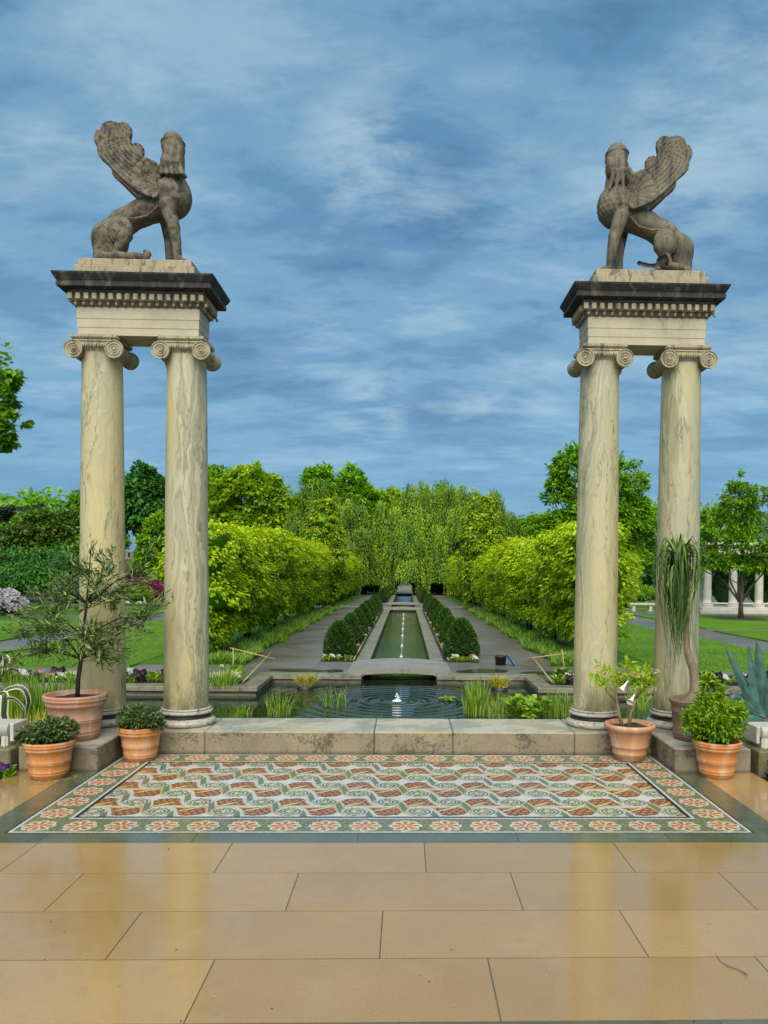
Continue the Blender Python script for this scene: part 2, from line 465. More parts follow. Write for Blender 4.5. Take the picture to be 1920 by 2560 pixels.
# ------------------------------------------------------------------ materials
def m_column():
    s = NT('cipollino_marble'); o = s.obj()
    off = s.math('MULTIPLY', s.rnd(), 37.0)
    cx = s.n('ShaderNodeCombineXYZ'); s.put(cx.inputs[0], off); s.put(cx.inputs[1], off); s.put(cx.inputs[2], off)
    p = s.vmath('ADD', o, cx.outputs[0])
    q = s.vmath('ADD', s.map(p, (1, 1, .30)), s.vmath('SCALE', s.noise(s.map(p, (5, 5, 2.2)), 1.0, 3, .55, 0, 'Color')))
    q.node.inputs[1].links[0].from_node.inputs['Scale'].default_value = .16
    w = s.noise(s.map(q, (1.7, 1.7, .8)), 1.0, 2, .5)                  # broad change from cream to grey-green
    band = s.noise(s.map(q, (2.6, 2.6, 1.1)), 1.0, 3, .5)
    line = s.math('SINE', s.math('MULTIPLY', band, 190.0)); line2 = s.math('SINE', s.math('MULTIPLY', band, 71.0))
    st = s.noise(s.map(s.vmath('ADD', q, (4, 1, 2)), (4.2, 4.2, .9)), 1.0, 4, .6)
    mask = s.ramp(st, [(.47, 0), (.58, 1)])
    c = s.mix(s.ramp(w, [(.36, 0), (.52, .7), (.64, 1)]), (.39, .37, .225), (.545, .445, .20))
    c = s.mix(s.math('MULTIPLY', mask, .55), c, (.29, .295, .195))
    amp = s.math('ADD', .14, s.math('MULTIPLY', mask, .34))
    c = s.mix(s.math('MULTIPLY', s.ramp(line, [(.3, 0), (.95, 1)]), amp), c, (.20, .185, .11))
    c = s.mix(s.math('MULTIPLY', s.ramp(line2, [(.2, 0), (.95, 1)]), s.math('ADD', .12, s.math('MULTIPLY', mask, .4))), c, (.62, .55, .34))
    v = s.noise(s.map(s.vmath('ADD', q, (5, 3, 1)), (3.4, 3.4, 1.0)), 1.0, 6, .62, .5)
    c = s.mix(s.math('MULTIPLY', s.ramp(v, [(.494, 0), (.5, .9), (.506, .9), (.514, 0)]), .75), c, (.15, .14, .085))
    fine = line
    g = s.noise(s.map(s.vmath('ADD', p, (1, 8, 4)), (3, 3, .7)), 1.0, 6, .65)
    c = s.mix(s.math('MULTIPLY', s.ramp(g, [(.58, 0), (.74, 1)]), .6), c, (.20, .165, .06))
    # algae and grime near the foot
    z = s.xyz(o)[2]
    gz = s.math('MULTIPLY', s.ramp(z, [(.0, 1), (.16, .35), (.4, 0)]), s.ramp(s.noise(s.map(p, (9, 9, 4)), 1, 5, .65), [(.35, 0), (.6, 1)]))
    c = s.mix(gz, c, (.10, .095, .045))
    n = s.noise(p, 90, 3, .6)
    h = s.math('ADD', s.math('MULTIPLY', fine, .25), n)
    return s.done(s.pbr(c, .55, s.bump(h, .35, .004)))
def m_tiles():
    s = NT('wet_tile'); t = s.attr('tint', 'Fac'); w = s.world()
    n1 = s.noise(w, 1.3, 5, .6); n2 = s.noise(w, 170, 3, .6); n3 = s.noise(w, 14, 5, .6)
    c = s.mix(t, (.325, .195, .068), (.400, .248, .094))
    c = s.mix(1.0, c, s.ramp(n1, [(.3, .93), (.7, 1.06)]), 'MULTIPLY')
    c = s.mix(1.0, c, s.ramp(n2, [(.3, .78), (.7, 1.2)]), 'MULTIPLY')
    c = s.mix(s.math('MULTIPLY', s.ramp(n3, [(.56, 0), (.74, 1)]), .30), c, (.24, .155, .085))
    n5 = s.noise(s.vmath('ADD', w, (3, 9, 1)), 2.6, 7, .7, .5)
    c = s.mix(s.math('MULTIPLY', s.ramp(n5, [(.52, 0), (.66, 1)]), .28), c, (.42, .30, .165))
    r = s.ramp(n1, [(.38, .09), (.50, .15), (.60, .30)])
    r = s.math('ADD', r, s.math('MULTIPLY', n3, .10))
    return s.done(s.pbr(c, r, s.bump(s.math('ADD', n2, s.math('MULTIPLY', n3, .8)), .06, .002), spec=.6, coat=.6, coat_rough=.09))
def m_slate():
    s = NT('green_slate'); w = s.world(); t = s.attr('tint', 'Fac')
    n = s.noise(w, 5, 6, .62); n2 = s.noise(w, 120, 3, .6)
    c = s.mix(s.ramp(n, [(.3, 0), (.7, 1)]), (.070, .085, .050), (.12, .135, .080))
    c = s.mix(1.0, c, s.ramp(t, [(0, .85), (1, 1.12)]), 'MULTIPLY')
    return s.done(s.pbr(c, s.ramp(n, [(.4, .13), (.65, .3)]), s.bump(n2, .08, .002), spec=.4, coat=.3, coat_rough=.12))
def m_mosaic():
    s = NT('mosaic_tesserae'); c = s.attr('paint'); w = s.world()
    n = s.noise(w, 1.7, 4, .6)
    v = s.n('ShaderNodeTexVoronoi'); v.inputs['Scale'].default_value = 100; s.put(v.inputs['Vector'], w)
    return s.done(s.pbr(c, s.ramp(n, [(.4, .24), (.62, .40)]), s.bump(v.outputs['Distance'], .12, .002), spec=.25, coat=.06, coat_rough=.2))
def m_step():
    s = NT('step_stone'); o = s.world(); z = s.xyz(o)[2]
    n = s.noise(o, 2.0, 6, .65); n2 = s.math('ADD', s.math('MULTIPLY', s.noise(o, 3.2, 4, .6), .5), s.math('MULTIPLY', s.noise(o, 34, 6, .75), .5)); n3 = s.noise(o, 70, 5, .7); n4 = s.noise(s.vmath('ADD', o, (7, 2, 3)), 3.3, 7, .7)
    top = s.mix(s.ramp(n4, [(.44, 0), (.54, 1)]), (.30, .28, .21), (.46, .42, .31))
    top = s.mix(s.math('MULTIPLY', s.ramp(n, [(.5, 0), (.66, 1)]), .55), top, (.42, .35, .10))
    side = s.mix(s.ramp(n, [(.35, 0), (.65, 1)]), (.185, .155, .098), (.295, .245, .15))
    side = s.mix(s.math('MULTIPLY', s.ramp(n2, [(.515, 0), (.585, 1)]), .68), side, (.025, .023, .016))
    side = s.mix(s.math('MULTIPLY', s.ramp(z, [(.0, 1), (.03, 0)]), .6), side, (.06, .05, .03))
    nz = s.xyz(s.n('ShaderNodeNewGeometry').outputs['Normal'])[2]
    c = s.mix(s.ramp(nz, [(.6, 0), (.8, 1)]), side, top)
    c = s.mix(.5, c, s.mix(1.0, c, s.ramp(n3, [(.3, .55), (.7, 1.3)]), 'MULTIPLY'))
    r = s.ramp(nz, [(.6, .85), (.8, .42)])
    return s.done(s.pbr(c, r, s.bump(s.math('ADD', n2, n3), .35, .006)))
def m_path(name, a, b, rough=(.3, .55), sc=.7):
    s = NT(name); w = s.world(); n = s.noise(w, sc, 6, .62); n2 = s.noise(w, 45, 3, .7); n3 = s.noise(w, 6, 5, .6)
    c = s.mix(s.ramp(n, [(.33, 0), (.67, 1)]), a, b)
    c = s.mix(1.0, c, s.ramp(n2, [(.25, .7), (.75, 1.3)]), 'MULTIPLY')
    c = s.mix(1.0, c, s.ramp(n3, [(.25, .85), (.75, 1.15)]), 'MULTIPLY')
    return s.done(s.pbr(c, s.ramp(n, [(.35, rough[0]), (.65, rough[1])]), s.bump(n2, .25, .01)))
def m_lawn(name='lawn_turf', a=(.045, .125, .004), b=(.155, .31, .010)):
    s = NT(name); w = s.world()
    n = s.noise(w, .55, 5, .6); n2 = s.noise(s.map(w, (7, 26, 1)), 1, 6, .7); n3 = s.noise(w, 38, 3, .7)
    f = s.math('ADD', s.math('MULTIPLY', n, .45), s.math('ADD', s.math('MULTIPLY', n2, .4), s.math('MULTIPLY', n3, .25)))
    c = s.ramp(f, [(.36, a), (.55, tuple((x + y) / 2 for x, y in zip(a, b))), (.7, b)])
    return s.done(s.pbr(c, .75, s.bump(s.math('ADD', n2, n3), .8, .04), spec=.2))
def m_water(name, centre=None, rscale=0, col=(.010, .020, .009)):
    s = NT(name); w = s.world()
    n1 = s.noise(s.map(w, (1.6, 3.4, 1)), 1.0, 4, .55, .4); n2 = s.noise(s.map(w, (5, 11, 1)), 1.0, 3, .5)
    if centre:
        q = s.vmath('SUBTRACT', w, centre); ln = s.n('ShaderNodeVectorMath', operation='LENGTH'); s.put(ln.inputs[0], q); r = ln.outputs['Value']
        r = s.math('ADD', r, s.math('MULTIPLY', s.noise(w, 1.5, 2), .10))
        wave = s.math('MULTIPLY', s.math('SINE', s.math('MULTIPLY', r, rscale)), s.ramp(r, [(0, 1), (.12, .8), (.55, .35), (1.0, .0)]) if False else s.math('DIVIDE', 1.0, s.math('ADD', .5, s.math('MULTIPLY', s.math('POWER', r, 3.0), .55))))
        h = s.math('ADD', s.math('MULTIPLY', wave, .012), s.math('ADD', s.math('MULTIPLY', n1, .006), s.math('MULTIPLY', n2, .003)))
    else:
        h = s.math('ADD', s.math('MULTIPLY', n1, .016), s.math('MULTIPLY', n2, .010))
    b = s.n('ShaderNodeBump'); s.put(b.inputs['Height'], h); b.inputs['Strength'].default_value = 1.0; b.inputs['Distance'].default_value = .8
    n3 = s.noise(w, .35, 4, .6)
    c = s.mix(s.ramp(n3, [(.4, 0), (.65, 1)]), col, tuple(v * 2.2 for v in col))
    return s.done(s.pbr(c, .03, b.outputs[0], ior=1.33, spec=.5))
def m_terracotta(name, a, b, wash):
    s = NT(name); o = s.obj(); ofs = s.vmath('ADD', o, s.n('ShaderNodeObjectInfo').outputs['Location'])
    n = s.noise(s.map(ofs, (5, 5, 3)), 1, 5, .6); n2 = s.noise(ofs, 110, 3, .6); z = s.xyz(o)[2]
    c = s.mix(s.ramp(n, [(.35, 0), (.65, 1)]), a, b)
    st = s.noise(s.map(ofs, (16, 16, 2.5)), 1, 6, .65)
    c = s.mix(s.math('MULTIPLY', s.ramp(st, [(.47, 0), (.64, 1)]), .62), c, wash)
    c = s.mix(s.math('MULTIPLY', s.ramp(z, [(.0, 1), (.05, 0)]), .55), c, (.12, .06, .03))
    c = s.mix(1.0, c, s.ramp(n2, [(.3, .88), (.7, 1.1)]), 'MULTIPLY')
    return s.done(s.pbr(c, .62, s.bump(s.math('ADD', n2, st), .2, .003)))

MAT = dict(
    column=m_column(), tile=m_tiles(), slate=m_slate(), mosaic=m_mosaic(), step=m_step(),
    grout=plain('grout', (.085, .078, .055), .8), soil=plain('dark_soil', (.030, .020, .014), .95, .6, 30, .8),
    marble=stone('entablature_marble', (.50, .44, .28), (.40, .35, .23), (.11, .095, .065), .35, 3.5, True, .6, .2, 80, lo=.56),
    marble_dirty=stone('weathered_marble', (.43, .37, .22), (.30, .26, .16), (.045, .038, .024), .8, 9, True, .7, .35, 80, lo=.5),
    black_stone=stone('blackened_cornice_stone', (.010, .0095, .007), (.022, .020, .015), (.16, .14, .09), .6, 7, True, .75, .5, 70, lo=.505),
    statue=stone('lichened_marble', (.215, .175, .108), (.115, .094, .056), (.035, .030, .018), .9, 6.5, False, .8, .6, 75, lo=.445),
    statue_b=stone('grey_weathered_marble', (.20, .168, .102), (.115, .096, .06), (.032, .029, .020), .9, 5.0, True, .8, .5, 75, lo=.455),
    moulding_dark=stone('dark_moulding_stone', (.20, .165, .10), (.11, .092, .058), (.035, .03, .02), .7, 9, True, .75, .35, 80, lo=.5),
    plate=stone('statue_base_marble', (.42, .34, .20), (.32, .27, .17), (.05, .043, .032), .85, 7, True, .75, .4, 70, lo=.49),
    base=stone('base_marble', (.50, .46, .38), (.38, .35, .28), (.02, .02, .017), .9, 8, False, .55, .3, 60, lo=.52),
    base_dark=stone('base_dark_marble', (.022, .022, .018), (.04, .038, .03), (.16, .15, .12), .5, 8, False, .6, .3, 60, lo=.58),
    coping=stone('coping_stone', (.205, .185, .12), (.29, .265, .185), (.06, .055, .035), .7, 1.9, False, .32, .3, 40, lo=.5),
    coping_side=stone('wet_coping_side', (.105, .095, .06), (.16, .145, .09), (.02, .018, .012), .8, 3, False, .6, .4, 40, lo=.5),
    concrete=stone('bridge_concrete', (.22, .215, .175), (.28, .27, .22), (.10, .095, .07), .45, 2, False, .5, .25, 45, lo=.52),
    moss=stone('mossy_block', (.22, .19, .12), (.16, .14, .08), (.04, .035, .02), .6, 4, False, .85, .5, 50, moss=(.12, .13, .02)),
    whitemarble=stone('white_marble', (.56, .55, .47), (.46, .45, .38), (.2, .19, .15), .4, 6, True, .5, .2, 60, lo=.56),
    temple=stone('temple_marble', (.62, .59, .50), (.52, .49, .40), (.2, .18, .13), .5, 2, True, .6, .2, 30, lo=.55),
    brick=stone('wall_brick', (.26, .20, .13), (.19, .145, .10), (.09, .07, .05), .5, 1.5, False, .85, .3, 20),
    walk=m_path('walk_asphalt', (.115, .100, .076), (.175, .158, .128)),
    path=m_path('grey_path', (.105, .108, .095), (.165, .165, .145), sc=.4),
    puddle=m_path('wet_patch', (.030, .030, .018), (.05, .05, .03), (.04, .10)),
    lawn=m_lawn(), verge=m_lawn('verge_turf', (.035, .10, .006), (.11, .23, .015)), far=m_lawn('far_turf', (.03, .07, .008), (.07, .14, .015)),
    pool=m_water('pool_water', (0, 13.994, -.76), 26.0), canal=m_water('canal_water', col=(.012, .028, .010)),
    terra=m_terracotta('orange_terracotta', (.50, .185, .040), (.56, .215, .055), (.56, .40, .26)),
    terra_pink=m_terracotta('pink_terracotta', (.42, .20, .105), (.46, .235, .135), (.50, .40, .31)),
    terra_brown=m_terracotta('brown_clay', (.165, .105, .060), (.20, .135, .080), (.22, .18, .13)),
    terra_salmon=m_terracotta('salmon_terracotta', (.47, .215, .095), (.53, .26, .125), (.56, .43, .31)),
    bark=stone('bark', (.055, .042, .026), (.085, .066, .042), (.02, .016, .01), .6, 12, True, .9, .6, 60),
    bark_pale=stone('pale_bark', (.20, .15, .085), (.27, .21, .12), (.08, .06, .035), .6, 14, True, .85, .6, 70),
    bark_dark=plain('dark_bark', (.02, .016, .011), .9, .4, 30, .5),
    cane=plain('bamboo', (.44, .33, .14), .5, .2, 30), black=plain('black_plastic', (.018, .020, .019), .45, .2, 10),
    blue=plain('blue_plastic', (.05, .20, .48), .45, .15, 10), foam=plain('white_foam', (.80, .84, .85), .4, .08, 30),
    L_hb=leaf_mat('hornbeam_leaf', (.09, .25, .004), (.46, .61, .004), (.68, .76, .012), .40),  # ramp runs from shaded-foliage green to sunlit yellow-green
    L_tall=leaf_mat('pale_tree_leaf', (.08, .20, .006), (.36, .50, .008), (.54, .64, .015), .33),
    L_yew=leaf_mat('yew_needle', (.008, .034, .004), (.060, .150, .012), (.16, .30, .03), .12, .5),
    L_weep=leaf_mat('weeping_beech_leaf', (.040, .115, .005), (.175, .31, .009), (.29, .43, .016), .30),
    L_green=leaf_mat('fresh_green_leaf', (.08, .22, .006), (.27, .52, .012), (.40, .64, .025), .40),
    L_yg=leaf_mat('yellow_green_leaf', (.11, .25, .005), (.39, .57, .008), (.52, .68, .015), .40),
    L_dark=leaf_mat('dark_green_leaf', (.018, .075, .010), (.07, .24, .022), (.14, .36, .04), .25),
    L_cedar=leaf_mat('blue_cedar_needle', (.014, .030, .018), (.06, .09, .052), (.11, .15, .09), .08),
    L_mag=leaf_mat('shrub_leaf', (.03, .08, .008), (.13, .24, .02), (.24, .36, .03), .22),
    L_oak=leaf_mat('young_oak_leaf', (.06, .18, .006), (.24, .46, .014), (.38, .60, .025), .38),
    L_olive=leaf_mat('narrow_grey_green_leaf', (.030, .070, .014), (.16, .245, .055), (.36, .46, .14), .2, .38),
    L_pot=leaf_mat('pot_bedding_leaf', (.022, .055, .012), (.11, .175, .035), (.23, .21, .09), .14, .35, .5),
    L_bush=leaf_mat('bright_bush_leaf', (.07, .17, .008), (.26, .44, .012), (.45, .62, .02), .22, .4),
    L_grass=leaf_mat('grass_blade', (.04, .115, .006), (.16, .31, .015), (.29, .42, .03), .22),
    L_reed=leaf_mat('reed_blade', (.07, .16, .012), (.24, .40, .03), (.44, .54, .12), .22),
    L_sedge=leaf_mat('golden_sedge_blade', (.18, .19, .02), (.50, .45, .05), (.62, .56, .14), .2),
    L_palm=leaf_mat('ponytail_leaf', (.022, .065, .010), (.11, .20, .030), (.28, .38, .07), .14, .35),
    L_agave=plain('agave_skin', (.052, .120, .098), .45, .5, 9), L_cream=plain('cream_leaf_margin', (.62, .58, .34), .45, .15, 20),
    L_vgreen=plain('agave_green', (.030, .060, .026), .4, .2, 15),
    P_white=leaf_mat('white_petal', (.48, .50, .46), (.72, .72, .70), None, .2), P_purple=leaf_mat('purple_petal', (.045, .012, .075), (.12, .035, .17), None, .15),
    P_pink=leaf_mat('pink_petal', (.42, .12, .16), (.62, .28, .30), None, .2), P_dark=leaf_mat('dark_red_leaf', (.018, .008, .014), (.045, .018, .030), None, .1),
    P_mag=leaf_mat('magenta_petal', (.16, .006, .07), (.36, .018, .16), None, .2), P_rho=leaf_mat('pale_pink_petal', (.66, .57, .58), (.86, .80, .80), None, .2),
    P_trumpet=plain('trumpet_petal', (.72, .70, .52), .5, .1, 20), P_yel=leaf_mat('yellow_leaf', (.40, .40, .08), (.6, .58, .18), None, .2),
)
rng = np.random.default_rng(7)

# ------------------------------------------------------------------ terrace: tiles, slate band, mosaic
MX, MY0, MY1 = 2.287, 4.691, 6.711
SX0, SX1, SY0 = 2.291, 2.475, 4.524
def terrace():
    V, F, T = [], [], []
    def tile(x0, y0, x1, y1, t, d=.0022, g=.0028):
        x0 += g; x1 -= g; y0 += g * 1.5; y1 -= g * 1.5; b = len(V); e = .0
        V.extend([(x0, y0, 0), (x1, y0, 0), (x1, y1, 0), (x0, y1, 0), (x0, y0, -d), (x1, y0, -d), (x1, y1, -d), (x0, y1, -d)])
        for f in ((0, 1, 2, 3), (4, 5, 1, 0), (5, 6, 2, 1), (6, 7, 3, 2), (7, 4, 0, 3)):
            F.append(tuple(i + b for i in f)); T.append(t)
    X = 2.925
    def row(y0, y1, ph, x0=-X, x1=X, pitch=1.122):
        k = math.floor((x0 - ph) / pitch); e = ph + k * pitch
        while e < x1 - .02:
            a, b = max(e, x0), min(e + pitch, x1)
            if b - a > .03: tile(a, y0, b, y1, rng.random())
            e += pitch
    ys = [4.524, 4.066, 3.607, 3.158, 2.705]; ph = [.236, .684, .019, .466]
    for i in range(4): row(ys[i + 1], ys[i], ph[i])
    y = 2.525; k = 0
    while y > -4.2:
        row(y - .454, y, .9 + .465 * k); y -= .454; k += 1
    for sx in (-1, 1):
        yy = 4.524; i = 0
        while yy < 6.12:
            y1 = min(yy + .86, 6.131); x0, x1 = sorted((sx * SX1, sx * X)); tile(x0, yy, x1, y1, rng.random()); yy = y1; i += 1
    o = np_mesh('terrace_floor', np.array(V), np.array(F), MAT['tile'], attrs={'tint': np.array(T)}); tag(o, kind='structure')
    V.clear(); F.clear(); T.clear()
    e = -SX1
    xs = [-SX1, -2.02, -1.13, -.16, .80, 1.72, SX1]
    for a, b in zip(xs[:-1], xs[1:]): tile(a, SY0, b, MY0 - .004, rng.random())
    for sx in (-1, 1):
        yy = MY0 - .004
        for y1 in (5.35, 6.131):
            x0, x1 = sorted((sx * SX0, sx * SX1)); tile(x0, yy, x1, y1, rng.random()); yy = y1
    xs = [-X, -2.2, -1.05, .1, 1.25, 2.3, X]
    for a, b in zip(xs[:-1], xs[1:]): tile(a, 2.525, b, 2.705, rng.random())
    o = np_mesh('slate_border', np.array(V), np.array(F), MAT['slate'], attrs={'tint': np.array(T)}); tag(o, kind='structure')
    m = MB(); m.box(-2.935, -4.3, -1.2, 2.935, 6.128, -.0022); m.box(-2.3, 6.128, -1.2, 2.3, 6.735, -.0022)
    tag(m.build('terrace_base', MAT['grout']), kind='structure')
terrace()

def mosaic():
    t = .0088
    nx, ny = int(2 * MX / t), int((MY1 - MY0) / t)
    gx = -MX + (np.arange(nx) + .5) * 2 * MX / nx; gy = MY0 + (np.arange(ny) + .5) * (MY1 - MY0) / ny
    X, Y = np.meshgrid(gx, gy, indexing='ij')
    r = np.random.default_rng(3)
    Xp = X + .0012 * np.sin(Y * 31) ; Yp = Y + .0012 * np.sin(X * 27)
    C = np.zeros(X.shape + (3,))
    def put(mask, col):
        C[mask] = col
    green, white, black = (.135, .155, .08), (.50, .49, .44), (.018, .018, .022)
    put(np.ones(X.shape, bool), green)
    mot = r.random(X.shape); put(mot > .8, (.21, .225, .12)); put(mot < .16, (.09, .10, .055))
    ex = MX - np.abs(X); ey = np.minimum(Y - MY0, MY1 - Y); ed = np.minimum(ex, ey)
    put(ed < .030, white); put(ed < .013, black)
    # rosettes along the border
    def ros(cx, cy):
        dx, dy = Xp - cx, Yp - cy; rr = np.hypot(dx, dy); th = np.arctan2(dy, dx); c4 = np.abs(np.cos(4 * th))
        R = .078 + .026 * c4 ** .6
        put(rr < R, white)
        inn = (rr < R - .012) & (c4 > .30) & (rr > .012)
        put(inn, (.46, .25, .085))
        put(inn & (c4 > .8) & (rr < .075), (.34, .10, .055)); put(inn & (c4 < .62) & (rr > .05), (.55, .38, .14))
        put(rr < .012, (.55, .5, .4))
    for k in range(18):
        x = -2.15 + k * 4.3 / 17
        ros(x, 4.826); ros(x, 6.583)
    for k in range(1, 7):
        for sx in (-1, 1): ros(sx * 2.15, 4.826 + k * (6.583 - 4.826) / 7)
    fx, fy0, fy1 = 2.022, 4.968, 6.462
    d = np.minimum(np.minimum(fx - np.abs(X), Y - fy0), fy1 - Y)
    put(d > 0, white); put(d > .017, black); inner = d > .040
    put(inner, white)
    # field pattern
    hp, rs, y0 = .2155, .2094, 5.116
    G, CR, GO = (.125, .155, .09), (.315, .125, .052), (.46, .32, .09)
    rows = [(j, y0 + rs * j) for j in range(-1, 8)]
    # faint grey guide lines in the white ground
    ph = np.mod((X - (Y - y0) * -.45) / .030, 1); put(inner & (ph < .16), (.40, .41, .37))
    def sp_x(j): return [hp * (2 * k + (1 if j % 2 == 0 else 0)) for k in range(-6, 7)]
    for j, cy_ in rows:
        odd = j % 2
        for sx in sp_x(j):
            xc = sx + hp
            if abs(xc) > 2.2: continue
            q = 1 if odd else -1
            yb = cy_ - .090 * q
            dx, dy = Xp - xc - .012 * q, (Yp - yb) * q
            e = np.abs(dx / .140) ** 2.4 + (np.clip(dy, 0, 1) / .168) ** 2
            ang = np.arctan2(dy, dx); e = e + .12 * np.abs(np.sin(ang * 6)) - .06
            m = inner & (e < 1) & (dy > 0)
            put(inner & (e < 1.12) & (dy > -.008), (.045, .025, .018)); put(m, CR)
            # overlapping scales
            a = .050; best = np.full(X.shape, 9.)
            for oy in (0, 1):
                vv = np.mod(dy - oy * .866 * a, 1.732 * a); vv = np.where(vv > .866 * a, vv - 1.732 * a, vv); uu = np.mod(dx + .5 * a * oy, a) - .5 * a; best = np.minimum(best, np.hypot(uu, vv))
            put(m & (best > .43 * a), (.065, .032, .018)); put(m & (best < .2 * a), (.42, .17, .09))
            put(m & (dy < .016), GO); put(inner & (np.abs(dy + .004) < .004) & (np.abs(dx) < .18), GO)
            # gold leaf lying diagonally across the cluster
            tl = ((dx + .02) * .80 + (dy * q) * .60); tn = (-(dx + .02) * .60 + (dy * q) * .80) - .035 * q
            w = .017 * np.clip(1 - (tl / .120) ** 2, 0, 1)
            put(inner & (np.abs(tn) < w + .007) & (np.abs(tl) < .13), black); put(inner & (np.abs(tn) < w) & (np.abs(tl) < .12), GO)
            put(inner & (np.abs(tn) < .004) & (np.abs(tl) < .11), (.60, .47, .20))
    for j, cy_ in rows:
        # ribbons running down to the next row
        for ax in sp_x(j):
            bx, by = ax + hp, cy_ - rs
            P0, P1, P2, P3 = (ax - .01, cy_ + .066), (ax + .150, cy_ + .078), (bx - .150, by - .078), (bx + .01, by - .066)
            tt = np.linspace(0, 1, 22); B = [tuple(np.array(P0) * (1 - s) ** 3 + 3 * np.array(P1) * s * (1 - s) ** 2 + 3 * np.array(P2) * s * s * (1 - s) + np.array(P3) * s ** 3) for s in tt]
            box = (np.abs(X - (ax + bx) / 2) < .3) & (np.abs(Y - cy_ + rs / 2) < .3) & inner
            if not box.any(): continue
            i0, i1 = np.where(box.any(1))[0][[0, -1]]; k0, k1 = np.where(box.any(0))[0][[0, -1]]
            sl = (slice(i0, i1 + 1), slice(k0, k1 + 1))
            dd = sd_line(Xp[sl], Yp[sl], B); c = C[sl]; ib = inner[sl]
            if j % 2: c[ib & (dd < .036)] = GO; c[ib & (dd < .036) & (np.mod(Y[sl] / .018, 1) < .25)] = (.62, .55, .35)
            else: c[ib & (dd < .046)] = white; c[ib & (np.abs(dd - .036) < .004)] = (.36, .38, .33)
            c[ib & (dd < .024)] = (.30, .32, .24); c[ib & (dd < .021)] = G
    for j, cy_ in rows:
        for sx in sp_x(j):
            dx, dy = Xp - sx, Yp - cy_; rr = np.hypot(dx * .96, dy * 1.06); th = np.arctan2(dy, dx)
            put(inner & (rr < .088), white); put(inner & (rr < .082), G)
            spv = np.mod(rr / .0270 + th / (2 * PI), 1)
            put(inner & (rr < .082) & (spv < .24) & (rr > .012), (.56, .56, .48)); put(inner & (rr < .016), (.58, .46, .18))
    C *= (.88 + .24 * r.random(X.shape))[..., None]
    C *= (1 + .10 * (r.random(X.shape + (3,)) - .5))
    # faint worn patches
    P = np.sin(X * 2.3 + 1) * np.sin(Y * 3.1) * .06 + 1; C *= P[..., None]
    jx = np.linspace(-MX, MX, nx + 1); jy = np.linspace(MY0, MY1, ny + 1)
    VX, VY = np.meshgrid(jx, jy, indexing='ij')
    VX = VX.copy(); VY = VY.copy(); VX[1:-1, 1:-1] += (r.random((nx - 1, ny - 1)) - .5) * .003; VY[1:-1, 1:-1] += (r.random((nx - 1, ny - 1)) - .5) * .003
    V = np.stack([VX, VY, np.full(VX.shape, -.001)], -1).reshape(-1, 3)
    ii, kk = np.meshgrid(np.arange(nx), np.arange(ny), indexing='ij'); a = ii * (ny + 1) + kk
    F = np.stack([a, a + ny + 1, a + ny + 2, a + 1], -1).reshape(-1, 4)
    o = np_mesh('mosaic_floor', V, F, MAT['mosaic'], attrs={'paint': C.reshape(-1, 3)}); tag(o, kind='structure')
mosaic()

# ------------------------------------------------------------------ stone step and its end blocks
def steps():
    m = MB()
    xs = [-1.62, -.148, .545, 1.62]
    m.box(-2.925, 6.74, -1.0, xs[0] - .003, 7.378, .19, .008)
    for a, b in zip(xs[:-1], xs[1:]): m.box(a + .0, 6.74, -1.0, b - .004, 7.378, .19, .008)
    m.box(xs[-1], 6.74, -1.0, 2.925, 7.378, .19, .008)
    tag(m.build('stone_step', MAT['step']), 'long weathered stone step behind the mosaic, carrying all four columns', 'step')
    m = MB(); m.box(-2.92, 6.135, -.3, -2.305, 6.736, .19, .008)
    tag(m.build('stone_block', MAT['step']), 'square pale stone block under the big pot with the narrow-leaved shrub', 'stone block', 'blocks at the ends of the step')
    m = MB(); m.box(2.30, 6.135, -.3, 2.92, 6.736, .19, .008)
    tag(m.build('stone_block', MAT['step']), 'square pale stone block under the brown pot with the ponytail palm', 'stone block', 'blocks at the ends of the step')
steps()

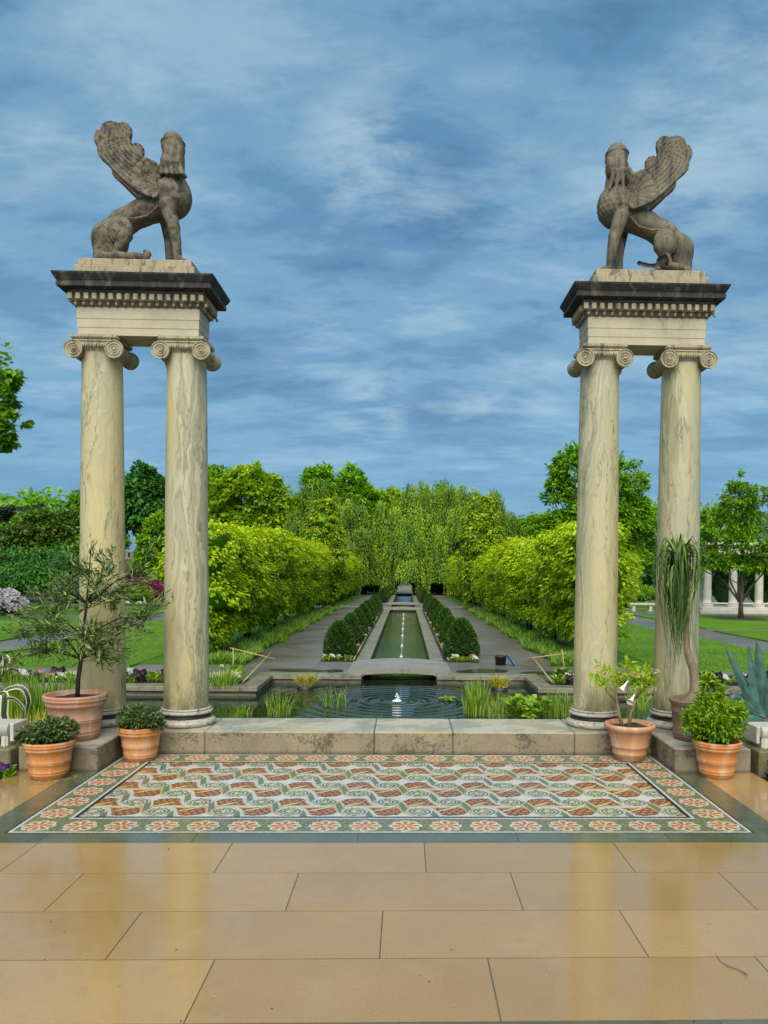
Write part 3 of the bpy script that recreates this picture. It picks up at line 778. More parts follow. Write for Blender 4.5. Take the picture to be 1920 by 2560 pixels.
# ------------------------------------------------------------------ columns
def torus_prof(r, z0, z1, n=8):
    h = (z1 - z0) / 2; zc = z0 + h
    return [(r - h + h * math.cos(a), zc + h * math.sin(a)) for a in np.linspace(-PI / 2, PI / 2, n)]
def make_column():
    root = empty('marble_column', (0, 0, 0), 'x', 'column', 'marble columns under the winged statues')
    b = MB()
    b.lathe([(.20, 0)] + torus_prof(.262, 0, .062) + [(.226, .063), (.226, .07)], 48, cap0=True)
    base = b.build('base', MAT['base'], root)
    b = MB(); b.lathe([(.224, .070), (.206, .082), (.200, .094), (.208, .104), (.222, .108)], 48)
    b.build('scotia', MAT['base_dark'], base)  # recess between the tori in a much darker stone tone
    b = MB(); b.lathe([(.224, .108)] + torus_prof(.236, .110, .136) + [(.214, .137), (.214, .140)] + torus_prof(.222, .141, .160, 6) + [(.20, .161)], 48)
    b.build('upper_torus', MAT['base'], base)
    m = MB(); H = 3.55 - .19 - .16
    prof = [(.208, 0), (.206, .02), (.199, .05)] + [(.1975 - .0255 * (t ** 1.6), .05 + (H - .12) * t) for t in np.linspace(.04, 1, 18)] + [(.176, H - .03), (.176, H - .012), (.17, H)]
    m.lathe(prof, 56)
    m.build('shaft', MAT['column'], root, (0, 0, .16))
    # ionic capital
    cz = 3.523 - .19
    c = MB(); c.lathe([(.170, cz - .03), (.176, cz - .012), (.196, cz + .012), (.204, cz + .03), (.19, cz + .05), (.17, cz + .09)], 40)
    for k in range(24):
        a = 2 * PI * k / 24; c.lathe([(.001, .03), (.012, .022), (.013, 0), (.001, -.02)], 8, (.198 * math.cos(a), .198 * math.sin(a), cz + .022))
    cap = c.build('capital', MAT['marble_dirty'], root)
    for fy in (-1, 1):
        for fx in (-1, 1):
            v = MB(); X, R = fx * .178, .080
            seg = 28; ring = lambda r, y: [(X + r * math.cos(2 * PI * i / seg), y, cz + r * math.sin(2 * PI * i / seg)) for i in range(seg)]
            y0 = fy * .208
            # bolster half, waisted towards the middle of the side, then the spiral face in concentric relief
            rings = [ring(.058, 0), ring(.060, fy * .03), ring(.054, fy * .07), ring(.064, fy * .12), ring(.074, fy * .165), ring(R, fy * .185), ring(R, y0)]
            rel = [(.072, 0), (.069, -.008), (.056, -.008), (.053, 0), (.046, 0), (.043, -.008), (.033, -.008), (.030, 0), (.025, 0), (.022, -.007), (.016, -.007), (.014, .003), (.008, .006), (.001, .007)]
            rings += [ring(r, y0 + fy * e) for r, e in rel]
            if fy > 0: rings = [r[::-1] for r in rings]
            v.loft(rings, smooth=False)
            for f in range(6 * seg): v.sm[f] = True
            v.build('volute', MAT['marble_dirty'], cap)
    a = MB()
    for fy in (-1, 1):      # channel linking each pair of volutes
        y0, y1 = sorted((fy * .196, fy * .12)); a.box(-.178, y0, cz + .030, .178, y1, cz + .079, .004)
        y0, y1 = sorted((fy * .204, fy * .12)); a.box(-.178, y0, cz + .066, .178, y1, cz + .0795, .003)
        for k in range(9):
            x = -.085 + k * .0212; a.tube([(x * .9, fy * .196, cz + .058), (x, fy * .205, cz + .035), (x * 1.05, fy * .203, cz + .008)], [.004, .010, .003], 6)
    a.box(-.17, -.16, cz + .05, .17, .16, cz + .085)
    a.build('channel', MAT['marble_dirty'], cap)
    a = MB()
    a.loft([[(-w, -w, z), (w, -w, z), (w, w, z), (-w, w, z)] for w, z in ((.182, cz + .085), (.190, cz + .094), (.200, cz + .106), (.200, cz + .1265))], True, True, False)
    for k in range(13):
        x = -.18 + k * .03
        for fy in (-1, 1):
            a.lathe([(.001, .012), (.010, .006), (.010, -.004), (.001, -.012)], 6, (x, fy * .196, cz + .103)); a.lathe([(.001, .012), (.010, .006), (.010, -.004), (.001, -.012)], 6, (fy * .196, x, cz + .103))
    a.build('abacus', MAT['marble_dirty'], cap)
    return root
col0 = make_column()
CL = [(-2.634, 'marble column standing behind the big pot with the narrow-leaved shrub'),
      (-1.878, 'veined marble column behind the small orange pot at the left end of the step'),
      (1.878, 'marble column behind the salmon pot with the bare-stemmed trumpet shrub'),
      (2.634, 'marble column behind the ponytail palm in the brown pot')]
for i, (x, lab) in enumerate(CL):
    c = col0 if i == 0 else copy_tree(col0)
    c.location = (x, 7.0915, .19); c['label'] = lab

# ------------------------------------------------------------------ entablatures
def entablature(cx, lab):
    root = empty('entablature', (cx, 7.0915, 3.65), lab, 'entablature', 'entablatures bridging the column pairs')
    hx, hy = .530, .171
    def sec(d, z): return [(-hx - d, -hy - d, z), (hx + d, -hy - d, z), (hx + d, hy + d, z), (-hx - d, hy + d, z)]
    a = MB()
    a.loft([sec(d, z) for d, z in ((-.004, 0), (-.004, .066), (.0, .068), (.0, .142), (.004, .144), (.004, .242))], True, True, False)
    a.build('architrave', MAT['marble'], root)
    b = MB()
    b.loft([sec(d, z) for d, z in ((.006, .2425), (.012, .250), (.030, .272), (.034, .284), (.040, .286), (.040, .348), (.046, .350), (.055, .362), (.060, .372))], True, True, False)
    band = b.build('bed_moulding', MAT['moulding_dark'], root)  # body tone darker than the dentils standing in front of it
    n = 17
    dm = MB()
    for k in range(n):
        x = -hx - .036 + k * (2 * hx + .072) / (n - 1)
        for fy in (-1, 1):
            y0, y1 = sorted((fy * (hy + .038), fy * (hy + .078))); dm.box(x - .020, y0, .289, x + .020, y1, .343, .003)
            dm.lathe([(.001, .016), (.014, .008), (.014, -.008), (.001, -.018)], 8, (x + .032, fy * (hy + .026), .264))
    ny = 6
    for k in range(ny):
        y = -hy + .02 + k * (2 * hy - .04) / (ny - 1)
        for fx in (-1, 1):
            x0, x1 = sorted((fx * (hx + .038), fx * (hx + .078))); dm.box(x0, y - .020, .289, x1, y + .020, .343, .003)
            dm.lathe([(.001, .016), (.014, .008), (.014, -.008), (.001, -.018)], 8, (fx * (hx + .026), y + .032, .264))
    dm.build('dentil_row', MAT['marble_dirty'], band)
    c = MB()
    c.loft([sec(d, z) for d, z in ((.060, .3725), (.082, .374), (.086, .380), (.126, .381), (.130, .384), (.130, .418), (.124, .420), (.127, .432), (.132, .436), (.146, .460), (.158, .482), (.160, .497))], False, True, False)
    for k in range(40):       # little leaf row under the corona
        x = -hx - .06 + k * (2 * hx + .12) / 39
        c.box(x - .006, -hy - .082, .374, x + .006, -hy - .07, .3805)
    c.build('cornice', MAT['black_stone'], root)
entablature(-2.256, 'pale entablature with black-stained cornice over the two columns beside the narrow-leaved shrub')
entablature(2.256, 'pale entablature with black-stained cornice over the two columns beside the ponytail palm')
# ------------------------------------------------------------------ winged statues
def sphinx(cx, label, mirror, mat, scaly):
    K = 1.6228e-4
    def pt(zx, zy, v):
        Y = 7.0915 + v
        return (.111 + Y * (-.3427 + (zx - 780) * K) + 2.256, v, 1.6 + Y * (.3934 + (1105 - zy) * K) - 4.287)
    def gp(zx, w, v): return (pt(zx, 1105, v)[0], v, w)
    root = empty('winged_statue', (cx, 7.0915, 4.147), label, 'statue', 'winged statues on the entablatures')
    sg = -1 if mirror else 1
    b = MB()
    b.box(-.515, -.275, .0, .515, .275, .077, .006); b.box(-.488, -.258, .0772, .488, .258, .139, .006)
    b.build('statue_base', MAT['plate'], root)
    h = .0092
    P = grid((-.50, -.27, -.02), (.56, .27, 1.28), h)
    # torso, rump, chest
    d = sd_chain(P, [pt(955, 700, 0), pt(810, 752, 0), pt(670, 830, 0), pt(585, 920, 0)], [.125, .108, .112, .125], .03)
    d = smin(d, sd_ell(P, pt(567, 965, 0), (.158, .160, .150)), .03)
    ch = sd_ell(P, pt(1050, 622, 0), (.168, .172, .195))
    d = smin(d, ch, .03)
    d = smin(d, sd_cap(P, gp(560, .05, 0), pt(567, 960, 0), .135, .145), .03)
    # hind legs and feet
    for v in (-.135, .135):
        th = sd_ell(P, pt(645, 890, v * 1.12), (.110, .062, .124)); th = th + .006 * (np.abs(sd_ell(P, pt(625, 900, v * 1.5), (.070, .07, .080))) < .008); d = smin(d, th, .006)
        d = smin(d, sd_chain(P, [pt(690, 930, v), pt(640, 1020, v * 1.06), gp(600, .05, v * 1.06)], [.058, .042, .034], .02), .006)
        d = smin(d, sd_chain(P, [gp(575, .035, v * 1.1), gp(640, .034, v * 1.1), gp(700, .028, v * 1.1)], [.036, .034, .030], .02), .012)
        for t in (-.02, 0, .02): d = smin(d, sd_ell(P, gp(715, .024, v * 1.1 + t), (.034, .012, .022)), .006)
    # front legs
    for v, zx0, zx1, zx2 in ((-.115, 1010, 1058, 1092), (.115, 985, 1010, 1030)):
        a = gp(zx2, .05, v)
        d = smin(d, sd_chain(P, [pt(zx0, 690, v), pt(zx1, 860, v), pt((zx1 + zx2) / 2 + 4, 980, v), a], [.070, .055, .042, .035], .004), .012)
        d = smin(d, sd_chain(P, [a, (a[0] + .05, v, .033), (a[0] + .095, v, .026)], [.036, .034, .026], .015), .012)
        for t in (-.021, 0, .021): d = smin(d, sd_ell(P, (a[0] + .10, v + t, .024), (.030, .012, .021)), .006)
    # belly cord
    d = smin(d, sd_chain(P, [pt(930, 700, -.128), pt(860, 770, -.122), pt(760, 795, -.128), pt(690, 790, -.14)], [.009, .010, .010, .008], .004), .006)
    # tail coiled on the base
    tl = [gp(470, .05, -.08), gp(520, .04, -.19), gp(640, .035, -.225), gp(760, .032, -.225), gp(840, .03, -.21), gp(860, .065, -.20), gp(838, .085, -.20)]
    if scaly: tl = [gp(470, .05, -.08), gp(540, .04, -.20), gp(650, .05, -.24), gp(680, .085, -.25), gp(655, .105, -.25), gp(640, .08, -.25), gp(720, .03, -.265), gp(800, .035, -.265), gp(855, .055, -.26)]
    d = smin(d, sd_chain(P, tl, [.045, .038, .034, .033, .030, .026, .020, .018, .018][:len(tl)], .015), .010)
    # neck and head (turned away to look over the garden)
    hd = pt(1052, 235, 0)
    d = smin(d, sd_cap(P, pt(1052, 460, .0), pt(1052, 300, .0), .105, .078), .03)
    d = smin(d, sd_ell(P, hd, (.100, .104, .130)), .015)
    f0 = (hd[0], .065, hd[2] - .035)
    d = smin(d, sd_ell(P, f0, (.066, .052, .088)), .02)
    d = smin(d, sd_ell(P, (f0[0], f0[1] + .052, f0[2] - .002), (.013, .018, .030)), .008)
    d = smin(d, sd_ell(P, (f0[0], f0[1] + .046, f0[2] - .042), (.024, .010, .010)), .006)
    for e in (-1, 1):
        d = np.maximum(d, -sd_ell(P, (f0[0] + e * .028, f0[1] + .056, f0[2] + .018), (.016, .012, .011)))
        d = np.minimum(d, sd_ell(P, (f0[0] + e * .028, f0[1] + .044, f0[2] + .018), (.011, .008, .008)))
        d = smin(d, sd_ell(P, (hd[0] + e * .090, .02, hd[2] - .02), (.014, .024, .036)), .006)
    U, Vv, Wz = P[..., 0], P[..., 1], P[..., 2]
    # fillet round the head
    ring = np.maximum(sd_ell(P, hd, (.110, .114, .142)), np.abs(Wz - hd[2] - .032) - .011); d = smin(d, ring, .006)
    # hair falling down the nape
    hc = [pt(1056, 255, -.035), pt(1050, 340, -.065), pt(1046, 400, -.080)] if not scaly else [pt(1052, 255, -.03), pt(1048, 320, -.05), pt(1044, 345, -.055)]
    hair = sd_chain(P, hc, [.092, .096, .108], .03) if not scaly else sd_chain(P, hc, [.092, .094, .094], .03)
    hair = hair + .0055 * np.cos((U - hd[0]) * 95) * (Wz < hd[2] - .03)
    d = smin(d, hair, .010)
    if scaly:
        for a, m, e in (((1005, 330), (1000, 400), (985, 490)), ((1035, 340), (1040, 420), (1060, 500)), ((975, 330), (955, 390), (925, 470)), ((950, 320), (915, 380), (880, 440)), ((1070, 330), (1085, 420), (1105, 480))):
            va, vm, ve = -.150, -.140, -.150
            if a[0] < 960: va, vm, ve = -.115, -.125, -.120
            d = smin(d, sd_chain(P, [pt(*a, va), pt(*m, vm), pt(*e, ve)], [.021, .022, .010], .006), .004)
    else:
        for zx in (958, 1000, 1042, 1084, 1122):
            vv = -.186 + .028 * abs(zx - 1042) / 80
            d = smin(d, sd_cap(P, pt(zx + (1046 - zx) * .4, 330, vv + .045), pt(zx, 425, vv), .017, .020), .006)
            d = np.minimum(d, sd_ell(P, pt(zx + 4, 440, vv - .004), (.022, .018, .016)))
        d = smin(d, sd_cap(P, pt(1100, 425, -.10), pt(1148, 462, -.06), .018, .016), .006)
    # surface relief
    near = np.abs(d) < .03
    if scaly:
        m = near & (np.abs(ch) < .012) & (Wz > pt(0, 720, 0)[2])
        a = np.arctan2(Vv, U - pt(1050, 600, 0)[0]) * .16
        q = .046; r = np.floor(Wz / q); fu = np.mod(a / (q * 1.05) + .5 * np.mod(r, 2), 1) - .5; fw = Wz / q - r
        d = np.where(m, d - .022 * np.clip(.55 - np.hypot(fu * 1.1, (fw - .55) * .8), -.12, .30), d)
    rr = np.random.default_rng(11 + mirror)
    ph = rr.random(6) * 6
    d = d + near * .0014 * (np.sin(U * 41 + ph[0]) * np.sin(Wz * 37 + ph[1]) + np.sin(Vv * 53 + ph[2]) * np.sin(Wz * 61 + ph[3]))
    d = np.maximum(d, .0 - Wz)
    V, F = surface_nets(d, (-.50, -.27, -.02), h)
    if mirror: V[:, 0] *= -1; F = F[:, ::-1]
    V[:, 2] += .1392
    np_mesh('body', V, F, mat, root, smooth=True)
    # wings
    out = [(935, 655), (845, 625), (760, 585), (690, 530), (625, 470), (560, 405), (510, 340), (478, 270), (470, 210), (485, 155), (525, 105), (580, 84), (640, 80), (700, 95), (738, 125), (742, 165), (732, 205), (742, 255), (775, 290), (830, 325), (890, 352), (945, 372), (960, 450), (955, 560)]
    for v, nm in ((-.145, 0), (.125, 1)):
        poly3 = [pt(a, c, -.145) for a, c in out]
        poly = smooth_pts([(p[0], p[2]) for p in poly3], 1)
        inner = [(p[0], p[2]) for p in poly3[13:22]]; outer = [(p[0], p[2]) for p in poly3[1:11]]
        hw = .0085
        lo = (min(p[0] for p in poly) - .03, v - .09, min(p[1] for p in poly) - .03); hi = (max(p[0] for p in poly) + .03, v + .09, max(p[1] for p in poly) + .03)
        Q = grid(lo, hi, hw); U2, W2 = Q[:, 0, :, 0], Q[:, 0, :, 2]
        dp = sd_poly(U2, W2, poly)
        di, do = sd_line(U2, W2, inner), sd_line(U2, W2, outer); s = di / np.maximum(di + do, 1e-4)
        g = np.abs(np.sin(s * PI * 8)); groove = .016 * np.clip(.35 - g, 0, 1) / .35
        # the shoulder is a fan of short coverts cut by one arc
        root_pt = np.array([pt(945, 520, -.145)[0], pt(945, 520, -.145)[2]])
        rad = np.hypot(U2 - root_pt[0], W2 - root_pt[1]); ang = np.arctan2(W2 - root_pt[1], root_pt[0] - U2)
        g2 = np.abs(np.sin(ang * 11)); inn = rad < .235
        groove = np.where(inn, .013 * np.clip(.3 - g2, 0, 1) / .3, groove) + .008 * (np.abs(rad - .235) < .010)
        sc = np.abs(np.sin(ang * 11 + rad * 60)); groove = np.where(rad > .42, groove + .004 * np.clip(.25 - sc, 0, 1) / .25, groove)
        tip = np.clip(rad / .6, 0, 1)
        vc = v + (-.030 if v < 0 else .030) * tip + (.055 if v < 0 else -.055) * np.clip(1 - rad / .16, 0, 1)
        th = .040 - .016 * tip
        sc_edge = .020 * np.abs(np.sin(ang * 13)) * np.clip((rad - .45) / .1, 0, 1)
        dw = np.maximum((dp - sc_edge)[:, None, :], np.abs(Q[..., 1] - vc[:, None, :]) - (th - groove)[:, None, :])
        V, F = surface_nets(dw, lo, hw)
        if mirror: V[:, 0] *= -1; F = F[:, ::-1]
        V[:, 2] += .1392
        np_mesh('wing', V, F, mat, root, smooth=True)
sphinx(-2.256, 'winged stone sphinx with lichened pale wing, above the columns beside the narrow-leaved shrub', 0, MAT['statue'], False)
sphinx(2.256, 'winged stone sphinx with scaly breast and loose tresses, above the columns beside the ponytail palm', 1, MAT['statue_b'], True)

# ------------------------------------------------------------------ garden ground, pool, canal
G = -.6; WL = -.76
def ground():
    m = MB()      # path-coloured base, everywhere except pool and canals
    E = 40
    m.rect(-E, 14.86, -2.96, 130, G); m.rect(2.96, 14.86, E, 130, G)
    m.rect(-2.96, 16.55, -1.07, 130, G); m.rect(1.07, 16.55, 2.96, 130, G)
    m.rect(-1.07, 75.5, 1.07, 130, G)
    m.rect(-1.07, 46.6, 1.07, 47.6, G) if False else None
    m.rect(-E, 7.0, -14, 14.86, G); m.rect(14, 7.0, E, 14.86, G)
    tag(m.build('garden_path', MAT['path']), kind='structure')
    m = MB(); m.rect(-600, 128, 600, 900, G - .02); m.rect(-600, 5, -E + .01, 128, G - .02); m.rect(E - .01, 5, 600, 128, G - .02)
    tag(m.build('terrain', MAT['far']), kind='structure')
    m = MB(); m.box(-14, 7.0, -1.6, -2.93, 7.38, -.05, .01); m.box(2.93, 7.0, -1.6, 14, 7.38, -.05, .01)
    tag(m.build('pool_edge', MAT['coping_side']), kind='structure')
    m = MB(); m.rect(-14, -4, -2.94, 7.0, -.035); m.rect(2.94, -4, 14, 7.0, -.035)
    tag(m.build('soil', MAT['soil']), kind='structure')
    # water
    m = MB(); m.rect(-14, 7.3, 14, 14.75, WL); m.rect(-2.66, 14.75, 2.66, 16.3, WL); m.rect(-1.0, 16.3, 1.0, 18.2, WL)
    tag(m.build('pool_water', MAT['pool']), kind='structure')
    m = MB(); m.rect(-.76, 18.2, .76, 46.3, WL); m.rect(-.76, 46.3, .76, 75.6, WL)
    tag(m.build('canal_water', MAT['canal']), kind='structure')
    # asphalt walks beside the canal and wet patches
    m = MB()
    for sx in (-1, 1):
        x0, x1 = sorted((sx * 1.93, sx * 3.72)); m.rect(x0, 17.4, x1, 76, G + .004)
    tag(m.build('canal_walk', MAT['walk']), kind='structure')
    m = MB()
    def blob(cx, cy, rx, ry, seed, z=G + .008):
        r = np.random.default_rng(seed); ph = r.random(4) * 6; pts = []
        for i in range(40):
            a = 2 * PI * i / 40; k = 1 + .16 * math.sin(2 * a + ph[0]) + .10 * math.sin(3 * a + ph[1]) + .06 * math.sin(5 * a + ph[2])
            pts.append((cx + rx * k * math.cos(a), cy + ry * k * math.sin(a), z))
        m.add(pts, [tuple(range(40))], False)
    blob(-2.15, 16.95, .62, .22, 1); blob(-1.42, 16.95, .16, .3, 2); blob(1.85, 17.05, .62, .30, 4); blob(3.1, 16.8, .5, .22, 5)
    tag(m.build('puddle', MAT['puddle']), kind='structure')
    # pool coping: stepped outline
    cp = MB(); sd = MB()
    def slab(x0, y0, x1, y1, z0=G - .075, z1=G + .02): cp.box(x0, y0, z0, x1, y1, z1, .008)
    for sx in (-1, 1):
        def S_(x0, y0, x1, y1, b, *z):
            a, c = sorted((sx * x0, sx * x1)); b.box(a, y0, z[0], c, y1, z[1], .006)
        Z = (G - .07, G + .02)
        n = 7; xs = np.linspace(2.96, 14, n + 1)
        for i in range(n): S_(xs[i] + (0 if i else 0), 14.44, xs[i + 1] - .004, 14.86, cp, *Z)
        S_(2.635, 14.44, 2.955, 16.12, cp, *Z)
        for a, b in ((.79, 1.72), (1.724, 2.955)): S_(a, 16.124, b, 16.54, cp, *Z)
        S_(2.68, 14.50, 14, 14.80, sd, -1.2, G - .0705); S_(2.68, 14.8, 2.93, 16.16, sd, -1.2, G - .0705); S_(.80, 16.16, 2.93, 16.5, sd, -1.2, G - .0705)
        S_(2.655, 14.455, 14, 14.499, sd, WL - .1, WL + .035)
    tag(cp.build('pool_coping', MAT['coping']), kind='structure'); tag(sd.build('pool_wall', MAT['coping_side']), kind='structure')
    cp = MB(); sd = MB()
    for sx in (-1, 1):
        for y0, y1, n in ((18.62, 44.6, 12), (53.2, 75.4, 10)):
            ys = np.linspace(y0, y1, n + 1)
            for i in range(n):
                a, c = sorted((sx * .74, sx * 1.075)); cp.box(a, ys[i], G - .08, c, ys[i + 1] - .006, G + .016, .006)
            a, c = sorted((sx * .755, sx * 1.06)); sd.box(a, y0, -1.2, c, y1, G - .081)
        a, c = sorted((sx * .75, sx * 1.075)); sd.box(a, 44.62, -1.2, c, 53.18, G + .004)
    cp.box(-1.075, 75.41, G - .08, 1.075, 75.9, G + .016, .006); sd.box(-1.06, 75.5, -1.2, 1.06, 75.85, G - .081)
    tag(cp.build('canal_coping', MAT['coping']), kind='structure'); tag(sd.build('canal_wall', MAT['coping_side']), kind='structure')
    m = MB()
    for sx in (-1, 1):
        for y0, y1 in ((18.7, 44), (53.5, 75)):
            a, c = sorted((sx * 1.08, sx * 1.925)); m.rect(a, y0, c, y1, G + .010)
        a, c = sorted((sx * 2.97, sx * 13)); m.rect(a, 14.865, c, 15.55, G + .010)
    tag(m.build('bed_soil', MAT['soil']), kind='structure')
    # lawns (turf stands 4 cm above the paths)
    m = MB()
    def lawn(poly): m.prism(poly, G - .02, G + .04)
    lawn([(-10.2, 17.35), (-6.0, 17.35), (-6.0, 33.0), (-10.3, 33.0)]); lawn([(-10.3, 35.0), (-6.0, 35.0), (-6.0, 46), (-10.4, 46)])
    lawn([(-36, 17.35), (-11.9, 17.35), (-11.9, 30.4), (-36, 30.4)]); lawn([(-36, 31.3), (-11.9, 31.3), (-11.9, 34.6), (-36, 34.6)])
    lawn([(-36, 36.8), (-11.9, 36.8), (-11.9, 44.5), (-36, 46)])
    lawn([(6.0, 17.35), (10.2, 17.35), (10.2, 29.6), (6.0, 29.6)]); lawn([(6.0, 30.4), (9.9, 30.4), (9.9, 44), (6.0, 44)])
    lawn([(12.0, 17.35), (38, 17.35), (38, 29.4), (12.0, 29.4)]); lawn([(12.1, 30.4), (38, 30.4), (38, 40.0), (12.1, 40.6)])
    lawn([(12.1, 46.5), (38, 46.5), (38, 60), (12.1, 60)])
    tag(m.build('lawn', MAT['lawn']), kind='structure')
    m = MB()
    for sx in (-1, 1):
        for y0, y1 in ((17.9, 46.0), (49.6, 76)):
            pts = []; n = 40
            for i in range(n + 1):
                y = y0 + (y1 - y0) * i / n; pts.append((sx * (3.70 + .10 * math.sin(y * 1.3 + sx) + .06 * math.sin(y * 3.1)), y))
            poly = pts + [(sx * 6.0, y1), (sx * 6.0, y0)]
            if sx > 0: poly = poly[::-1]
            m.prism(poly if sx < 0 else poly, G - .02, G + .03)
    tag(m.build('grass_verge', MAT['verge']), kind='structure')
    m = MB(); m.rect(-4.2, 46.9, -1.08, 48.4, G + .010); m.rect(1.08, 46.9, 4.2, 48.4, G + .010)
    tag(m.build('cross_path', MAT['concrete']), kind='structure')
ground()

def bridge(y0, y1, hx, rise, th, label, open_hx):
    root = empty('stone_bridge', (0, (y0 + y1) / 2, G), label, 'bridge')
    m = MB(); n = 24; L = (y1 - y0) / 2
    rings = []
    for i in range(n + 1):
        x = -hx + 2 * hx * i / n; zt = .022 + rise * (1 - (x / hx) ** 2); o = max(0, 1 - (x / open_hx) ** 2)
        zb = zt - th if abs(x) < open_hx else -.11
        zb = min(zb, zt - .04)
        rings.append([(x, -L, zb), (x, L, zb), (x, L, zt), (x, -L, zt)])
    m.loft(rings, True, True, False); m.build('deck', MAT['concrete'], root)
    a = MB()
    for sx in (-1, 1):
        p, q = sorted((sx * (open_hx + .002), sx * (hx - .02))); a.box(p, -L + .03, -.6, q, L - .03, -.112)
    a.box(-(open_hx + .003), L - .16, -.6, open_hx + .003, L - .06, -.135); a.build('abutment', MAT['coping_side'], root)
bridge(16.56, 18.61, 1.12, .085, .10, 'low arched stone bridge where the canal meets the rippled pool', .79)
bridge(44.62, 46.1, 1.12, .075, .10, 'low arched slab bridge at the far end of the canal with the fountain jets', .76)
bridge(51.6, 53.15, 1.12, .075, .10, 'farther low slab bridge, just before the second canal', .76)
# ------------------------------------------------------------------ foliage builders
def ell_quads(c, r, nu=14, nv=8):
    V = []; F = []
    for j in range(nv + 1):
        a = -PI / 2 + PI * j / nv
        for i in range(nu): V.append((c[0] + r[0] * math.cos(a) * math.cos(2 * PI * i / nu), c[1] + r[1] * math.cos(a) * math.sin(2 * PI * i / nu), c[2] + r[2] * math.sin(a)))
    for j in range(nv):
        for i in range(nu): k = (i + 1) % nu; F.append((j * nu + i, j * nu + k, (j + 1) * nu + k, (j + 1) * nu + i))
    return np.array(V), np.array(F)
def leaf_core(name, P, A, Nn, L, Wd, mat, parent, tint, cores=(), fold=.12):
    n = len(P); A = nrm(A); side = nrm(np.cross(A, Nn)); up = np.cross(side, A)
    L = np.broadcast_to(L, (n,))[:, None]; Wd = np.broadcast_to(Wd, (n,))[:, None]
    V = np.empty((n, 4, 3)); mid = P + A * L * .48 + up * L * fold
    V[:, 0] = P; V[:, 1] = mid + side * Wd * .5; V[:, 2] = P + A * L; V[:, 3] = mid - side * Wd * .5
    Vs = [V.reshape(-1, 3)]; Fs = [np.arange(n * 4).reshape(n, 4)]; T = [np.clip(tint, 0, 1)]; b = n * 4
    for c in cores:
        v, f = ell_quads(*c); Vs.append(v); Fs.append(f + b); T.append(np.zeros(len(f))); b += len(v)
    return np_mesh(name, np.concatenate(Vs), np.concatenate(Fs), mat, parent, {'tint': np.concatenate(T)})

def tree(name, label, cat, x, y, lobes, mat, n, size, seed, trunk=.22, group=None, bark='bark', asp=.55, droop=.3, per=36, sub=.30, flat=.7, top=None, z0=G, limbs=8, spread=.8, inner=.5):
    """lobes in metres relative to the foot of the tree"""
    r = np.random.default_rng(seed)
    root = empty(name, (x, y, z0), label, cat, group)
    P, o, t = crown(r, lobes, int(n * 1.35), per, sub, inner, flat)
    A, Nn, L, Wd = leaves(r, P, o, size * 1.12, asp, droop, spread)
    leaf_obj('crown', P, A, Nn, L, Wd, MAT[mat], root, t)
    zt = max(l[2] for l in lobes) if top is None else top
    m = MB(); tg = []
    for i in range(limbs):
        l = lobes[i % len(lobes)]; d = rdir(r, 1)[0]
        tg.append((l[0] + d[0] * l[3] * .6, l[1] + d[1] * l[4] * .6, l[2] + abs(d[2]) * l[5] * .5))
    limb_tree(m, r, (0, 0, -.05), (lobes[0][0] * .5, lobes[0][1] * .5, zt), trunk, tg)
    m.build('trunk', MAT[bark], root)
    return root

# hornbeam rows on both sides of the canal walks
def make_hornbeam(seed, H=3.55, n=20000, tall=False):
    r = np.random.default_rng(seed)
    root = empty('hornbeam_tree', (0, 0, G), 'x', 'tree', 'hornbeams lining the canal walks')
    lobes = []
    if not tall:
        for j, yy in enumerate((-1.35, 0, 1.35)):
            for z, rx, rz in ((.95, .62, .55), (1.75, .88, .62), (2.5, .92, .62), (3.0, .80, .50)):
                lobes.append((r.normal() * .08, yy + r.normal() * .15, z * H / 3.55 + r.normal() * .08, rx, .92, rz))
        lobes.append((0, -.4, H - .42, .45, .6, .40)); lobes.append((.1, .9, H - .5, .4, .5, .34))
    else:
        for z, rx in ((1.1, .9), (2.0, 1.25), (3.0, 1.35), (4.0, 1.2), (4.9, .95), (5.6, .62)):
            for a in (0, 2.1, 4.2):
                lobes.append((.35 * rx * math.cos(a + z), .4 * rx * math.sin(a + z), z * H / 6.2, rx * .72, rx * .8, .72))
        lobes.append((.1, 0, H - .35, .35, .4, .5))
    P, o, t = crown(r, lobes, n, 26, .27, .74, .8, hemi=-.75)
    A, Nn, L, Wd = leaves(r, P, o, .118 if not tall else .17, .62, .75, .5)
    Nn = nrm(o * 1.1 + np.array([0, 0, .5]) + rdir(r, len(P)) * .5)
    t = t * .75 + .25 * np.clip((P[:, 2] - .6) / (H - .6), 0, 1) + .05  # leaves painted brighter with height, like lit crown tops
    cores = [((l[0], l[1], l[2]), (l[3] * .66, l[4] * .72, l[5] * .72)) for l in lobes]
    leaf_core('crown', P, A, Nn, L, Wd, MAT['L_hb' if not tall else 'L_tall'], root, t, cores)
    m = MB()
    for k in range(3):
        a = k * 2.1; m.tube([(.06 * math.cos(a), .06 * math.sin(a), -.05), (.10 * math.cos(a), .12 * math.sin(a), .45), (.22 * math.cos(a), .35 * math.sin(a), 1.2)], [.055, .042, .025], 7)
    m.build('trunk', MAT['bark_dark'], root)
    return root
ORD = ['nearest', 'second', 'third', 'fourth', 'fifth', 'sixth', 'seventh', 'eighth', 'ninth', 'tenth', 'eleventh', 'twelfth']
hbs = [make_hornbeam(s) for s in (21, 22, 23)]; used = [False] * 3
i = 0
